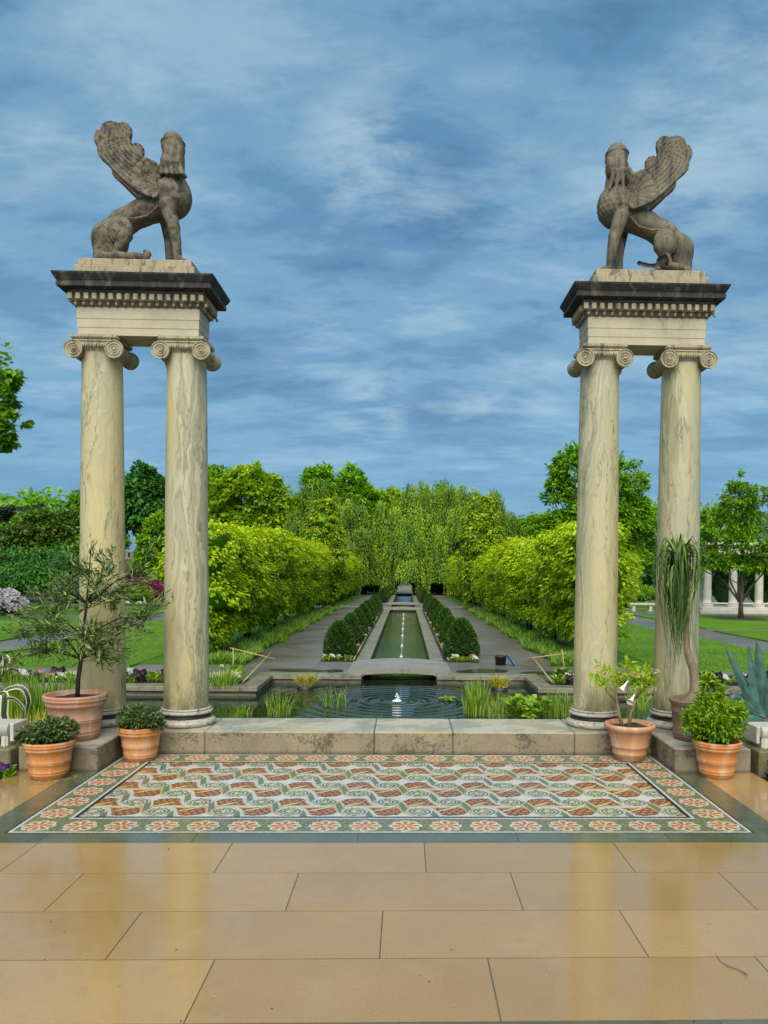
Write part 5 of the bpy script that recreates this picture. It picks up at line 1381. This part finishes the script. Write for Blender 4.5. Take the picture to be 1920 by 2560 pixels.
# big pot with the narrow-leaved shrub
def narrow_shrub():
    root = empty('potted_shrub', (-2.61, 6.46, .19), 'big pink terracotta pot with an open narrow-leaved shrub on the left stone block', 'potted plant')
    zs = pot(root, .176, .252, .375, MAT['terra_pink'])
    r = np.random.default_rng(103)
    m = MB()
    T = [(.01, 0, zs - .03), (.02, 0, .50), (.045, 0, .66), (.055, 0, .85), (.09, 0, 1.12), (.11, 0, 1.38), (.13, 0, 1.62)]
    m.tube(T, [.021, .019, .018, .014, .010, .006, .003], 8)
    tips = []
    specs = [(.62, -.55, -.05, .72), (.70, .34, -.10, .66), (.70, .55, .05, .98), (.86, -.42, .1, 1.10), (.85, -.30, -.2, .90), (.95, .62, .1, 1.02), (1.05, .45, -.1, 1.22), (1.0, -.22, .15, 1.28), (1.12, .22, .2, 1.18), (1.12, .60, 0, 1.40), (1.1, -.12, -.15, 1.20), (1.25, .30, .05, 1.42), (1.3, .02, .1, 1.36), (.8, .22, -.25, .80), (.75, -.15, -.22, .95), (.66, .12, .25, .88), (.72, -.38, .1, .70), (.7, .42, -.18, .80)]
    for zb, x, y, z in specs:
        k = min(range(len(T)), key=lambda q: abs(T[q][2] - zb)); b = Vector(T[k]); e = Vector((x, y, z)); md = b + (e - b) * .5 + Vector((0, 0, .06))
        m.tube([b, md, e], [.009, .006, .003], 6); tips.append((b, md, e))
        for _ in range(5):
            s = .35 + .65 * r.random(); q = b + (e - b) * s + Vector((0, 0, .05 * (1 - s))); d = Vector(r.normal(size=3) * (.12, .12, .09)) + (e - b) * .15
            m.tube([q, q + d * .6 + Vector((0, 0, .02)), q + d], [.004, .003, .0015], 5); tips.append((q, q + d * .6, q + d))
    tips.append((Vector(T[4]), Vector(T[5]), Vector(T[6])))
    m.build('trunk', MAT['bark_dark'], root)
    P, A = [], []
    for b, md, e in tips:
        n = 38
        for _ in range(n):
            s = r.random() ** .7; q = b + (e - b) * s if s < .5 else md + (e - md) * (s * 2 - 1)
            P.append(np.array(q) + r.normal(size=3) * .026); A.append(nrm(np.array(e - b) * 1.5 / max((e - b).length, .01) + r.normal(size=3) * .9 + np.array([0, 0, .15])))
    P, A = np.array(P), np.array(A); n = len(P)
    L = .068 * (.7 + .6 * r.random(n)); leaf_obj('foliage', P, A, nrm(rdir(r, n) + np.array([0, 0, .8])), L, L * .20, MAT['L_olive'], root, r.random(n), fold=.04)
narrow_shrub()

# brown pot with the ponytail palm
def ponytail():
    root = empty('potted_palm', (2.60, 6.515, .19), 'brown clay pot with a ponytail palm on the right stone block', 'potted plant')
    zs = pot(root, .172, .218, .350, MAT['terra_brown'], 2)
    m = MB(); T = [(0, 0, zs - .02), (0, 0, zs + .03), (0, 0, zs + .10), (-.006, 0, .50), (-.022, 0, .60), (-.058, 0, .69), (-.080, 0, .78), (-.09, 0, .92), (-.10, 0, 1.15), (-.14, 0, 1.42), (-.18, 0, 1.60)]
    m.tube(T, [.135, .100, .052, .040, .038, .033, .028, .024, .021, .019, .012], 14); m.build('trunk', MAT['bark_pale'], root)
    r = np.random.default_rng(104); m = MB()
    V, F, tint = [], [], []
    hd = np.array([-.165, 0, 1.56])
    for k in range(190):
        a = r.random() * 2 * PI; el = r.random(); ln = .22 + .62 * r.random() ** .9; s = np.linspace(0, 1, 9)
        out = .10 + .15 * r.random(); up = .21 * (1 - el) + .02
        if k % 3 == 0: out, up, ln = .05 + .08 * r.random(), .05, .55 + .35 * r.random()
        rad = out * np.sin(np.minimum(s * 2.0, 1) * PI / 2) * (1 - .45 * s * s); z = up * np.sin(np.minimum(s * 2.4, 1) * PI) ** 1 * (s < .42) - ln * np.clip(s - .28, 0, 1) ** 1.15 * 1.15
        z = np.where(s < .3, up * np.sin(s / .3 * PI / 2), up - ln * (s - .3) / .7)
        wob = .05 * np.sin(s * 4 + k * 1.7) * s
        pts = hd + np.array([0, 0, -.16 * r.random()]) + np.stack([rad * math.cos(a) + wob, rad * math.sin(a) + wob * .5, z], -1)
        w = .019 * np.clip(1.1 - s, .08, 1)
        m.ribbon(pts, w, (math.sin(a), -math.cos(a), .1), .1)
        tint += [r.random()] * (2 * (len(s) - 1))
    for k in range(16):
        a = r.random() * 2 * PI; s = np.linspace(0, 1, 5); pts = hd + np.stack([s * .05 * math.cos(a), s * .05 * math.sin(a), s * (.12 + .1 * r.random())], -1)
        m.ribbon(pts, .02 * (1.05 - s), (math.sin(a), -math.cos(a), 0), .1); tint += [.8] * 8
    o = m.build('leaves', MAT['L_palm'], root); at = o.data.attributes.new('tint', 'FLOAT', 'FACE')
    if len(at.data) == len(tint): at.data.foreach_set('value', np.array(tint, np.float32))
ponytail()

# salmon pot with the trumpet shrub
def trumpet():
    root = empty('potted_shrub', (2.055, 6.57, 0), 'salmon terracotta pot with a bare-stemmed shrub bearing a white trumpet flower', 'potted plant')
    zs = pot(root, .124, .216, .315, MAT['terra_salmon'], 1)
    r = np.random.default_rng(105); m = MB()
    B = [[(-.01, 0, zs - .02), (.005, 0, .40), (.05, 0, .52), (.11, .02, .60), (.17, .03, .66)], [(.005, 0, .36), (-.015, 0, .50), (-.02, .02, .62), (.02, .02, .76)], [(.05, 0, .52), (.08, -.03, .62), (.10, -.02, .78)],
         [(-.05, .02, zs - .02), (-.09, .02, .38), (-.115, .02, .52), (-.12, .03, .62), (-.15, .03, .70)], [(-.115, .02, .50), (-.20, .0, .58), (-.24, -.02, .68), (-.22, -.02, .78)], [(-.24, -.02, .66), (-.29, -.03, .69)], [(-.12, .03, .62), (-.04, .05, .72), (-.01, .05, .82)], [(.11, .02, .6), (.14, -.03, .70)]]
    for i, b in enumerate(B): m.tube(b, np.linspace(.018 if i in (0, 3) else .011, .005, len(b)), 7)
    m.build('stem', MAT['bark_pale'], root)
    P, A = [], []
    for b in B:
        for e, q in ((b[-1], 30), (b[-2], 14)):
            for _ in range(q):
                P.append(np.array(e) + r.normal(size=3) * (.045, .045, .028)); A.append(nrm(r.normal(size=3) + np.array([0, 0, .1])))
    P, A = np.array(P), np.array(A); n = len(P); L = .06 * (.6 + .7 * r.random(n))
    leaf_obj('foliage', P, A, nrm(rdir(r, n) * .6 + np.array([0, 0, 1])), L, L * .42, MAT['L_yg'], root, .3 + .7 * r.random(n))
    m = MB()
    for p, d in (((.02, -.06, .57), (-.05, -.05, -.055)), ((-.03, -.03, .68), (-.06, -.02, -.07))):
        p, d = Vector(p), Vector(d); m.tube([p, p + d * .4, p + d * .8, p + d * 1.1], [.006, .010, .018, .034], 10, False)
    m.build('flower', MAT['P_trumpet'], root)
trumpet()

# agaves and the marble bench ends
def agave(name, label, loc, specs, parts, potmat, ph, rb, rt):
    root = empty(name, loc, label, 'potted plant'); zs = pot(root, rb, rt, ph, potmat, 1)
    for k, (pts, w) in enumerate(specs):
        m = MB(); n = 12
        P = [Vector(p) for p in pts]; Q = []
        for i in range(n + 1):
            t = i / n * (len(P) - 1); j = min(int(t), len(P) - 2); u = t - j
            p0, p1, p2, p3 = P[max(j - 1, 0)], P[j], P[j + 1], P[min(j + 2, len(P) - 1)]
            Q.append(.5 * ((2 * p1) + (p2 - p0) * u + (2 * p0 - 5 * p1 + 4 * p2 - p3) * u * u + (3 * p1 - p0 - 3 * p2 + p3) * u ** 3))
        s = np.linspace(0, 1, n + 1)
        dv = (P[-1] - P[0]); side = Vector((dv.z + .001, .3 * math.sin(3 * k + 1), -dv.x))
        if parts == 'banded':
            m.ribbon(Q, w * 1.15 * np.clip(.65 + s * .9, 0, 1) * np.clip((1.03 - s) * 3, 0, 1), side, .05, (1, 0, 0, 0, 1)); m.build('leaf', [MAT['L_vgreen'], MAT['L_cream']], root)
        else:
            ww = w * np.clip(.6 + s * 1.3, 0, 1) * np.clip((1.01 - s) * 1.9, 0, 1) ** .8
            m.ribbon(Q, ww, side, .30)
            m.build('leaf', MAT['L_agave'], root)
    return root
AX, AY, AZ = 3.262, 6.62, .01
sp = []
for tx, tz, wy, bend, w in ((-.15, .98, .02, .02, .10), (-.045, 1.02, .1, 0, .11), (-.36, .905, -.05, .03, .085), (-.30, .96, .15, .05, .07), (-.28, .67, -.16, .06, .07), (.15, 1.0, 0, 0, .11), (.30, .85, -.1, 0, .1), (.1, .9, -.2, 0, .1), (.35, .6, .1, .05, .09)):
    b = (.02 * np.sign(tx), 0, .36 - AZ); e = (tx, wy, tz - AZ); md = (tx * .5 - bend, wy * .5, .36 - AZ + (tz - .36) * .5 + bend); sp.append(([b, md, e], w))
sp.append(([(-.02, -.02, .36 - AZ), (-.20, -.06, .50 - AZ), (-.31, -.09, .55 - AZ), (-.36, -.10, .49 - AZ)], .08))
sp.append(([(-.02, -.03, .36 - AZ), (-.25, -.03, .45 - AZ), (-.44, -.05, .54 - AZ), (-.50, -.05, .56 - AZ)], .05))
sp.append(([(-.02, -.04, .34 - AZ), (-.14, -.09, .37 - AZ), (-.24, -.12, .33 - AZ), (-.30, -.14, .25 - AZ)], .085))
agave('potted_agave', 'blue-green agave with broad pointed leaves in a terracotta pot at the right edge', (AX, AY, AZ), sp, '', MAT['terra_salmon'], .32, .10, .145)
BX, BY, BZ = -3.40, 6.62, .01
zb = .36 - BZ
sv_ = [([(0, 0, zb), (.06, 0, .60), (.16, 0, .735 - BZ), (.245, 0, .715 - BZ), (.275, -.01, .60), (.265, -.02, .46), (.29, -.02, .36), (.285, -.03, .20)], .034),
       ([(0, 0, zb), (.04, -.02, .50), (.12, -.04, .535), (.155, -.05, .50), (.150, -.06, .36), (.185, -.06, .22), (.20, -.07, .10)], .062),
       ([(0, 0, zb), (.03, .02, .70), (.09, .03, .83), (.125, .03, .815), (.115, .03, .73), (.09, .02, .66)], .055),
       ([(0, 0, zb), (.08, .03, .52), (.20, .05, .575), (.275, .05, .54), (.305, .05, .44), (.28, .05, .33), (.30, .06, .20)], .040),
       ([(0, 0, zb), (.12, -.03, .47), (.22, -.05, .49), (.285, -.05, .44), (.325, -.05, .37), (.33, -.05, .28)], .030),
       ([(0, 0, zb), (-.1, 0, .8), (-.25, 0, .8), (-.34, 0, .5)], .07), ([(0, 0, zb), (-.05, .1, .9), (-.1, .25, .9), (-.12, .34, .5)], .07)]
agave('potted_agave', 'variegated agave with drooping cream-edged leaves in a pot at the left edge', (BX, BY, BZ), sv_, 'banded', MAT['terra_salmon'], .32, .10, .145)
def bench_end(sx, lab1, lab2):
    o = MB(); a, b = sorted((sx * 2.985, sx * 4.3)); o.box(a, 6.13, -.05, b, 6.50, .172, .012)
    tag(o.build('stone_block', MAT['moss']), lab2, 'stone block', 'mossy blocks under the marble benches')
    root = empty('marble_bench', (sx * 3.02, 6.20, .1722), lab1, 'bench', 'white marble benches beside the pool')
    m = MB(); a, b = sorted((0, sx * 1.2))
    seg = 14; rg = lambda x: [(x, .03 - .045 * math.cos(t) + .03, .125 + .055 * math.sin(t)) for t in np.linspace(0, 2 * PI, seg, endpoint=False)]
    m.loft([rg(a + (.03 if sx > 0 else 0)), rg(b - (.03 if sx < 0 else 0))], True, True, True)
    m.box(a, .06, .085, b, .26, .178, .006); m.build('seat', MAT['whitemarble'], root)
    for x in (.03, .55, 1.1):
        m = MB(); p, q = sorted((sx * x, sx * (x + .055))); m.box(p, .03, 0, q, .24, .0845, .004); m.box(p + .018, .022, 0, q - .018, .03, .0845); m.build('leg', MAT['whitemarble'], root)
    c, d = sorted((sx * -.028, sx * .0)); m = MB(); m.box(c, .0, .045, d - .001 if sx > 0 else d, .24, .185, .005); m.build('end_scroll', MAT['whitemarble'], root)
bench_end(1, 'white marble bench end with a rolled edge in front of the blue-green agave', 'mossy stone block under the white bench at the right edge')
bench_end(-1, 'white marble bench end with a rolled edge at the left, beside the variegated agave', 'mossy stone block under the white bench at the left edge')

# ------------------------------------------------------------------ water plants
def blades(name, label, cat, x, y, z, n, h, spread, mat, seed, group=None, w=.012, lean=.35, base=None):
    r = np.random.default_rng(seed); root = None
    P, A, Nn, L, T = [], [], [], [], []
    V, F, tt = [], [], []
    for k in range(n):
        a = r.random() * 2 * PI; q = spread * r.random() ** .5; b = np.array([q * math.cos(a), q * math.sin(a) * .8, 0])
        hh = h * (.55 + .55 * r.random()); ln = lean * (r.random() ** 1.3) * (1.0 + q / max(spread, .01)) * .5 * h; d = np.array([math.cos(a + r.normal() * .7), math.sin(a + r.normal() * .7), 0])
        side = np.array([-d[1], d[0], 0]) if r.random() < .4 else np.array([1, .2 * r.normal(), 0]); ww = w * (.7 + .6 * r.random())
        i0 = len(V)
        for s, wf in ((0, .8), (.4, 1), (.75, .7), (1, .08)):
            c = b + d * ln * s * s * 1.6 + np.array([0, 0, hh * (s - .18 * s * s * (ln / h) * 2)])
            V += [c - side * ww * wf * .5, c + side * ww * wf * .5]
        for q2 in range(3): F.append([i0 + q2 * 2, i0 + q2 * 2 + 1, i0 + q2 * 2 + 3, i0 + q2 * 2 + 2]); tt.append(r.random())
    V = np.array(V)
    o = np_mesh(name, V, np.array(F), MAT[mat], None, {'tint': np.array(tt)}); o.location = (x, y, z)
    return tag(o, label, cat, group)
WP = 'rushes growing in the pool'
blades('rush_clump', 'tuft of green rushes in the pool below the left hornbeams, right of the veined column', 'rushes', -1.93, 12.55, WL, 70, .42, .20, 'L_reed', 201, WP, .012)
blades('rush_clump', 'small thin tuft of green rushes left of the fountain ripples', 'rushes', -1.12, 13.45, WL, 45, .36, .22, 'L_reed', 202, WP, .009)
blades('rush_clump', 'low sparse rushes near the pool edge, nearest the veined column', 'rushes', -2.5, 12.45, WL, 40, .22, .26, 'L_grass', 203, WP)
blades('rush_clump', 'very low thin rushes just peeping over the middle of the step', 'rushes', -.42, 12.0, WL, 22, .13, .18, 'L_reed', 204, WP, .008)
blades('reed_clump', 'tallest green reeds right of the fountain ripples', 'reeds', 1.28, 12.7, WL, 130, .60, .20, 'L_reed', 205, WP, .018, .2)
blades('reed_clump', 'loose straw-green reeds beside the tallest reeds', 'reeds', 1.62, 12.5, WL, 70, .38, .22, 'L_reed', 206, WP, .010, .4)
blades('reed_clump', 'broad clump of grassy reeds next to the column with the trumpet shrub', 'reeds', 2.72, 12.6, WL, 170, .42, .34, 'L_reed', 207, WP, .012)
blades('reed_clump', 'reeds between the two columns beside the ponytail palm', 'reeds', 4.3, 13.3, WL, 80, .40, .3, 'L_reed', 208, WP, .012)
blades('reed_clump', 'dense fresh green reeds behind the big pot with the narrow-leaved shrub', 'reeds', -5.5, 12.2, WL, 330, .70, .62, 'L_grass', 209, WP, .014, .4)
blades('reed_clump', 'bright green reeds under the flower bed at the left edge', 'reeds', -6.6, 13.4, WL, 150, .55, .6, 'L_grass', 210, WP, .013)
blades('sweet_flag', 'cream-striped grassy clump in the water behind the left marble bench', 'water plant', -4.9, 10.4, WL, 130, .45, .30, 'L_sedge', 211, None, .016, .2)
blades('reed_clump', 'dark green rushes right of the agave in the pool', 'reeds', 6.2, 12.6, WL, 160, .5, .6, 'L_grass', 212, WP, .014)
SG = 'golden sedges in floating pots'
def sedge(x, y, lab, s):
    root = empty('golden_sedge', (x, y, WL), lab, 'water plant', SG)
    m = MB(); m.lathe([(.0, -.1), (.15, -.1), (.17, .05), (.155, .055), (.0, .04)], 18); m.build('basket', MAT['black'], root)
    o = blades('blades', None, None, 0, 0, .04, 190, .30, .15, 'L_sedge', s, None, .012, .75); o.parent = root; return root
sedge(-1.86, 15.45, 'golden yellow sedge in a dark basket, in the water left of the bridge', 221); sedge(2.02, 15.4, 'golden yellow sedge in a dark basket, in the water right of the bridge', 222)
def pads(name, label, x, y, n, rad, size, lift, seed):
    r = np.random.default_rng(seed); a = r.random(n) * 2 * PI; q = rad * r.random(n) ** .5
    P = np.stack([q * np.cos(a), q * np.sin(a), lift * r.random(n) + .015], -1); A = nrm(np.stack([np.cos(a * 3), np.sin(a * 3), .25 + .5 * r.random(n) * (lift > .05)], -1))
    L = size * (.6 + .7 * r.random(n)); o = leaf_obj(name, P, A, nrm(np.tile([0, -.4 * (lift > .05), 1], (n, 1)) + rdir(r, n) * .25), L, L * .8, MAT['L_bush'], None, .25 + .6 * r.random(n)); o.location = (x, y, WL)
    tag(o, label, 'water plant')
pads('water_lily', 'mound of bright green water plants between the reeds on the right', 2.12, 12.55, 230, .34, .13, .26, 231)
pads('water_lily', 'flat yellow-green patch of floating leaves right of the fountain', .94, 14.1, 60, .22, .07, .02, 232)
pads('water_lily', 'pale lily pads in the water behind the agave', 5.2, 11.5, 40, .7, .16, .01, 233)
pads('water_lily', 'flat lily pads in the pool behind the variegated agave', -4.6, 9.4, 22, .5, .14, .01, 234)

# edge plants by the pool corner next to the columns
blades('grass_clump', 'yellow-green grass clump spilling over the coping, right of the veined column', 'ornamental grass', -3.28, 14.55, -.62, 150, .42, .22, 'L_reed', 241, None, .014, .8)
blades('grass_clump', 'yellow-green grass tuft spilling over the coping behind the narrow-leaved shrub', 'ornamental grass', -5.95, 14.5, -.62, 110, .40, .25, 'L_reed', 242, None, .014, .8)

# ------------------------------------------------------------------ bedding flowers (one clump = one thing)
FL = {}
def flower_proto(kind, petal, leafm, nf, fs, nl, h, seed):
    r = np.random.default_rng(seed)
    root = empty(kind[0], (0, 0, 0), kind[1], 'bedding plant', kind[2])
    n = nl; a = r.random(n) * 2 * PI; q = .10 * r.random(n) ** .5; P = np.stack([q * np.cos(a), q * np.sin(a), h * .7 * r.random(n)], -1); A = nrm(np.stack([np.cos(a), np.sin(a), .5 + r.random(n)], -1)); L = .085 * (.6 + .7 * r.random(n))
    leaf_obj('foliage', P, A, nrm(rdir(r, n) * .5 + np.array([0, 0, 1])), L, L * .55, MAT[leafm], root, r.random(n))
    if nf:
        a = r.random(nf) * 2 * PI; q = .11 * r.random(nf) ** .5; C = np.stack([q * np.cos(a), q * np.sin(a), h * (.65 + .45 * r.random(nf))], -1)
        k = np.repeat(np.arange(nf), 5); b = np.tile(np.arange(5), nf) * 2 * PI / 5; A = np.stack([np.cos(b), -.35 + .2 * np.sin(b), np.sin(b)], -1); P = C[k]
        leaf_obj('petals', P, A, np.tile([0, -1, .45], (nf * 5, 1)).astype(float), fs, fs * .9, MAT[petal], root, r.random(nf * 5))
    FL[kind[3]] = [root, False]
flower_proto(('white_pansy', 'clump of small white bedding flowers in a bed of dark soil', 'white bedding flowers in the garden beds', 'w'), 'P_white', 'L_green', 13, .032, 45, .17, 301)
flower_proto(('purple_pansy', 'clump of deep purple bedding flowers in a bed of dark soil', 'purple bedding flowers in the garden beds', 'p'), 'P_purple', 'L_green', 14, .034, 45, .15, 302)
flower_proto(('pink_primrose', 'clump of pink bedding flowers in a bed of dark soil', 'pink bedding flowers in the garden beds', 'k'), 'P_pink', 'L_green', 12, .034, 45, .18, 303)
flower_proto(('dark_kale', 'rosette of nearly black-red leaves in a bed of dark soil', 'dark red leafy plants in the garden beds', 'd'), 'P_dark', 'P_dark', 10, .06, 50, .22, 304)
flower_proto(('green_bedding_plant', 'low leafy green plant without flowers in a bed of dark soil', 'green leafy plants in the garden beds', 'g'), None, 'L_bush', 0, 0, 70, .20, 305)
flower_proto(('cream_pansy', 'clump of pale yellow bedding flowers in a bed of dark soil', 'pale yellow bedding flowers in the garden beds', 'y'), 'P_yel', 'L_green', 11, .032, 45, .16, 306)
r_ = np.random.default_rng(310)
def place(kind, x, y, z, s):
    root, u = FL[kind]; o = copy_tree(root) if u else root; FL[kind][1] = True
    o.location = (x, y, z); o.scale = (s, s, s); o.rotation_euler = (0, 0, r_.random() * .8 - .4); return o
seq_l, seq_r = 'wpkgdygwpkpggwpygdkpwg', 'gdwpgdkgwpdygwpgkgdgwp'
for sx, sq in ((-1, seq_l), (1, seq_r)):
    for i in range(52):
        x = sx * (3.12 + i * .10 + .05 * r_.normal()); row = i % 2
        place(sq[(i * 5 + i // 7) % len(sq)], x, (14.98 if row == 0 else 15.30) + .05 * r_.normal(), G + .015, (.80 + .42 * r_.random()))
for sx in (-1, 1):      # the front ends of the yew beds
    for i in range(9):
        place('wggkgw'[i % 6], sx * (1.2 + .7 * r_.random()), 18.85 + .09 * r_.normal(), G + .015, .5 + .35 * r_.random())
    for i in range(14): place('wkgw'[i % 4], sx * (1.17 + .05 * r_.random()), 20.6 + i * 1.55 + .3 * r_.normal(), G + .015, .5 + .3 * r_.random())
for kx, x, y in (('p', -2.98, 5.98), ('p', -3.10, 6.06), ('k', -3.04, 6.40), ('p', -3.1, 5.7), ('w', -3.22, 5.5), ('d', 3.07, 5.95), ('d', 3.14, 5.72), ('p', 3.2, 5.4), ('g', 3.3, 5.9)):
    o = place(kx, x, y, -.035, .8)
for kx, x, y, s in (('w', -3.9, 17.1, .5), ('g', -4.2, 15.4, 1.2), ('g', 3.35, 15.7, 1.3), ('g', -3.3, 15.75, 1.3), ('g', 3.8, 15.8, 1.2)): place(kx, x, y, G + .01, s)
# far bed of pale stones and flowers on the left
for i in range(14): place('wdkwgw'[i % 6], -16.8 + i * .33, 44.8 + .2 * r_.normal(), G + .04, 1.5)

# long grass along the verges: nobody could count it
def verge():
    r = np.random.default_rng(320); n = 15000
    sx = np.where(r.random(n) < .5, -1, 1); y = 17.9 + (r.random(n) ** 1.6) * 28; x = sx * (3.66 + .10 * np.sin(y * 1.3 + sx) + .06 * np.sin(y * 3.1) + .95 * r.random(n) ** 1.2)
    P = np.stack([x, y, np.full(n, G + .02)], -1); A = nrm(np.stack([-sx * .15 + r.normal(size=n) * .35, r.normal(size=n) * .35, np.ones(n)], -1))
    h = .20 * (.5 + .9 * r.random(n)) * (1 + .5 * np.sin(y * 2.1 + sx) * np.sin(x * 5))
    o = leaf_obj('long_grass', P, A, np.tile([0, -1, .3], (n, 1)) + r.normal(size=(n, 3)) * .4, h, .030, MAT['L_grass'], None, r.random(n)); tag(o, 'long grass along the verges under the hornbeam rows', 'grass', None, 'stuff')
    n = 16000; x = np.concatenate([-36 + 30 * r.random(n // 2), 6 + 22 * r.random(n // 2)]); y = 17.38 + 9 * r.random(n) ** 1.8
    ok = ~((x > -11.85) & (x < -10.25)) & ~((x > 10.15) & (x < 12.05)) & ~(x < -20); x, y = x[ok], y[ok]; n = len(x)
    P = np.stack([x, y, np.full(n, G + .035)], -1); A = nrm(np.stack([r.normal(size=n) * .4, r.normal(size=n) * .4, np.ones(n)], -1))
    o = leaf_obj('lawn_grass', P, A, np.tile([0, -1, .3], (n, 1)) + r.normal(size=(n, 3)) * .5, .055 * (.5 + r.random(n)), .02, MAT['L_grass'], None, r.random(n)); tag(o, 'short grass blades of the lawns either side of the pool', 'grass', None, 'stuff')
verge()

# ------------------------------------------------------------------ canes, bucket, fountains
def cane(pts, lab, r=.011):
    m = MB(); m.tube(pts, r, 7)
    for i in range(1, 5):
        p, q = Vector(pts[0]), Vector(pts[-1]); c = p + (q - p) * i / 5; d = (q - p).normalized() * .006; m.tube([c - d, c + d], r * 1.25, 7)
    tag(m.build('bamboo_cane', MAT['cane']), lab, 'cane', 'bamboo canes around the planting')
cane([(-3.60, 16.8, G - .05), (-3.62, 16.9, -.10)], 'upright bamboo cane of the left barrier, in front of the first left hornbeam')
cane([(-3.06, 15.0, G - .02), (-2.80, 17.0, -.19)], 'bamboo cane leaning down to the flower bed in the left barrier', .014)
cane([(-3.70, 16.93, -.105), (-2.71, 16.93, -.345)], 'sloping cross cane of the left barrier', .012)
cane([(3.64, 16.8, G - .05), (3.58, 16.9, -.09)], 'upright bamboo cane of the right barrier, in front of the first right hornbeam')
cane([(3.07, 15.0, G - .02), (2.86, 17.0, -.17)], 'bamboo cane leaning down to the flower bed in the right barrier', .014)
cane([(2.83, 16.93, -.29), (3.68, 16.93, -.18)], 'nearly level cross cane of the right barrier', .012)
cane([(-1.125, 18.7, G + .05), (-1.085, 24.8, G + .16)], 'long bamboo cane lying along the left canal kerb', .014)
cane([(1.185, 18.8, G + .05), (1.085, 24.8, G + .16)], 'long bamboo cane lying along the right canal kerb', .014)
cane([(-1.05, 24.3, G + .12), (-1.65, 23.6, .12)], 'short bamboo cane propped against the left yew mounds', .012)
cane([(1.02, 24.3, G + .12), (1.60, 23.6, .16)], 'short bamboo cane propped against the right yew mounds', .012)
def bucket():
    root = empty('bucket', (2.385, 18.2, G + .004), 'black plastic bucket standing on the right-hand walk', 'bucket')
    m = MB(); m.lathe([(.0, .0), (.118, 0), (.135, .19), (.142, .19), (.142, .215), (.132, .22), (.128, .2), (.112, .02), (.0, .02)], 28); m.build('body', MAT['black'], root)
    m = MB(); m.tube([(.14 * math.cos(a), .02 + .02 * math.sin(a), .205 + .015 * math.sin(a)) for a in np.linspace(0, PI, 12)], .004, 6); m.build('handle', MAT['bark_dark'], root)
    root = empty('blue_board', (2.60, 18.1, G + .004), 'bright blue plastic kneeling board leaning against the black bucket', 'kneeling board')
    m = MB(); m.box(-.012, -.11, 0, .012, .11, .30, .006); o = m.build('board', MAT['blue'], root); o.rotation_euler = (0, -.62, .15); o.location = (.10, 0, .012)
    m = MB(); m.tube([(.0145, -.05, .26), (.022, 0, .26), (.0145, .05, .26)], .005, 6); h = m.build('handle', MAT['blue'], o)
bucket()
def jet(x, y, s, lab, seed, grp):
    r = np.random.default_rng(seed); m = MB()
    for k in range(46):
        t = r.random(); q = (.042 * (1 - t) ** .7 + .008) * (.4 + .8 * r.random()); a = r.random() * 2 * PI; c = (q * math.cos(a) * s, q * math.sin(a) * s, (.005 + .14 * t) * s); e = (.005 + .016 * r.random() ** 1.5 * (1 - t * .5)) * s
        m.lathe([(.0005, -e), (e * .8, -e * .5), (e, 0), (e * .7, e * .6), (.0005, e)], 7, c)
    m.lathe([(.0005, .004), (.10 * s, .003), (.085 * s, .016 * s), (.04 * s, .03 * s), (.0005, .04 * s)], 20)
    o = m.build('fountain_jet', MAT['foam']); o.location = (x, y, WL); tag(o, lab, 'fountain', grp)
jet(-.02, 13.994, .95, 'white bubbling fountain in the middle of the rippled pool', 401, None)
JL = ['nearest small white jet in the long canal, just beyond the bridge', 'second small white jet from the bridge in the long canal', 'third small white jet from the bridge in the long canal', 'fourth small white jet from the bridge in the long canal', 'fifth small white jet from the bridge in the long canal', 'sixth small white jet from the bridge in the long canal', 'farthest small white jet of the long canal']
for k, y in enumerate((21.3, 24.4, 28.3, 31.5, 34.8, 38.6, 42.4)): jet(.02 + .003 * k, y, .55, JL[k], 410 + k, 'small jets along the canal')
# dry leaves and twigs on the wet tiles
r_ = np.random.default_rng(500)
P = np.stack([-2.7 + 5.4 * r_.random(150), 2.6 + 4 * r_.random(150) ** 1.2, np.full(150, .003)], -1)
n1 = 420; a = r_.random(n1) * 2 * PI; q = .13 + .35 * r_.random(n1) ** 2; P1 = np.stack([-2.55 + q * np.cos(a), 5.95 + q * np.sin(a) * .8, np.full(n1, .003)], -1); P1 = P1[P1[:, 1] < 6.1]
P = np.concatenate([P, P1]); n = len(P); A = rdir(r_, n) * np.array([1, 1, .12]); L = .010 * (.5 + r_.random(n))
o = leaf_obj('fallen_petals', P, A, np.tile([0, 0, 1.0], (n, 1)), L, L * .6, MAT['P_yel'], None, r_.random(n) * .4); tag(o, 'tiny fallen petals and scraps scattered on the wet floor', 'debris', None, 'stuff')
P = np.stack([-2.7 + 5.4 * r_.random(60), 2.65 + 2.4 * r_.random(60), np.full(60, .003)], -1); A = rdir(r_, 60) * np.array([1, 1, .2]); L = .012 * (.4 + r_.random(60) ** 2)
o = leaf_obj('leaf_scraps', P, A, np.tile([0, 0, 1.0], (60, 1)), L, L * .5, MAT['P_dark'], None, r_.random(60)); tag(o, 'small dark leaf scraps scattered over the foreground tiles', 'debris', None, 'stuff')
m = MB(); m.tube([(1.47, 2.98, .004), (1.49, 3.01, .005), (1.47, 3.05, .004), (1.44, 3.07, .006), (1.425, 3.12, .004), (1.43, 3.17, .004)], [.002, .003, .003, .0025, .002, .001], 5)
tag(m.build('twig', MAT['bark_pale']), 'thin curled twig lying on the wet tiles in the foreground at the right', 'twig')
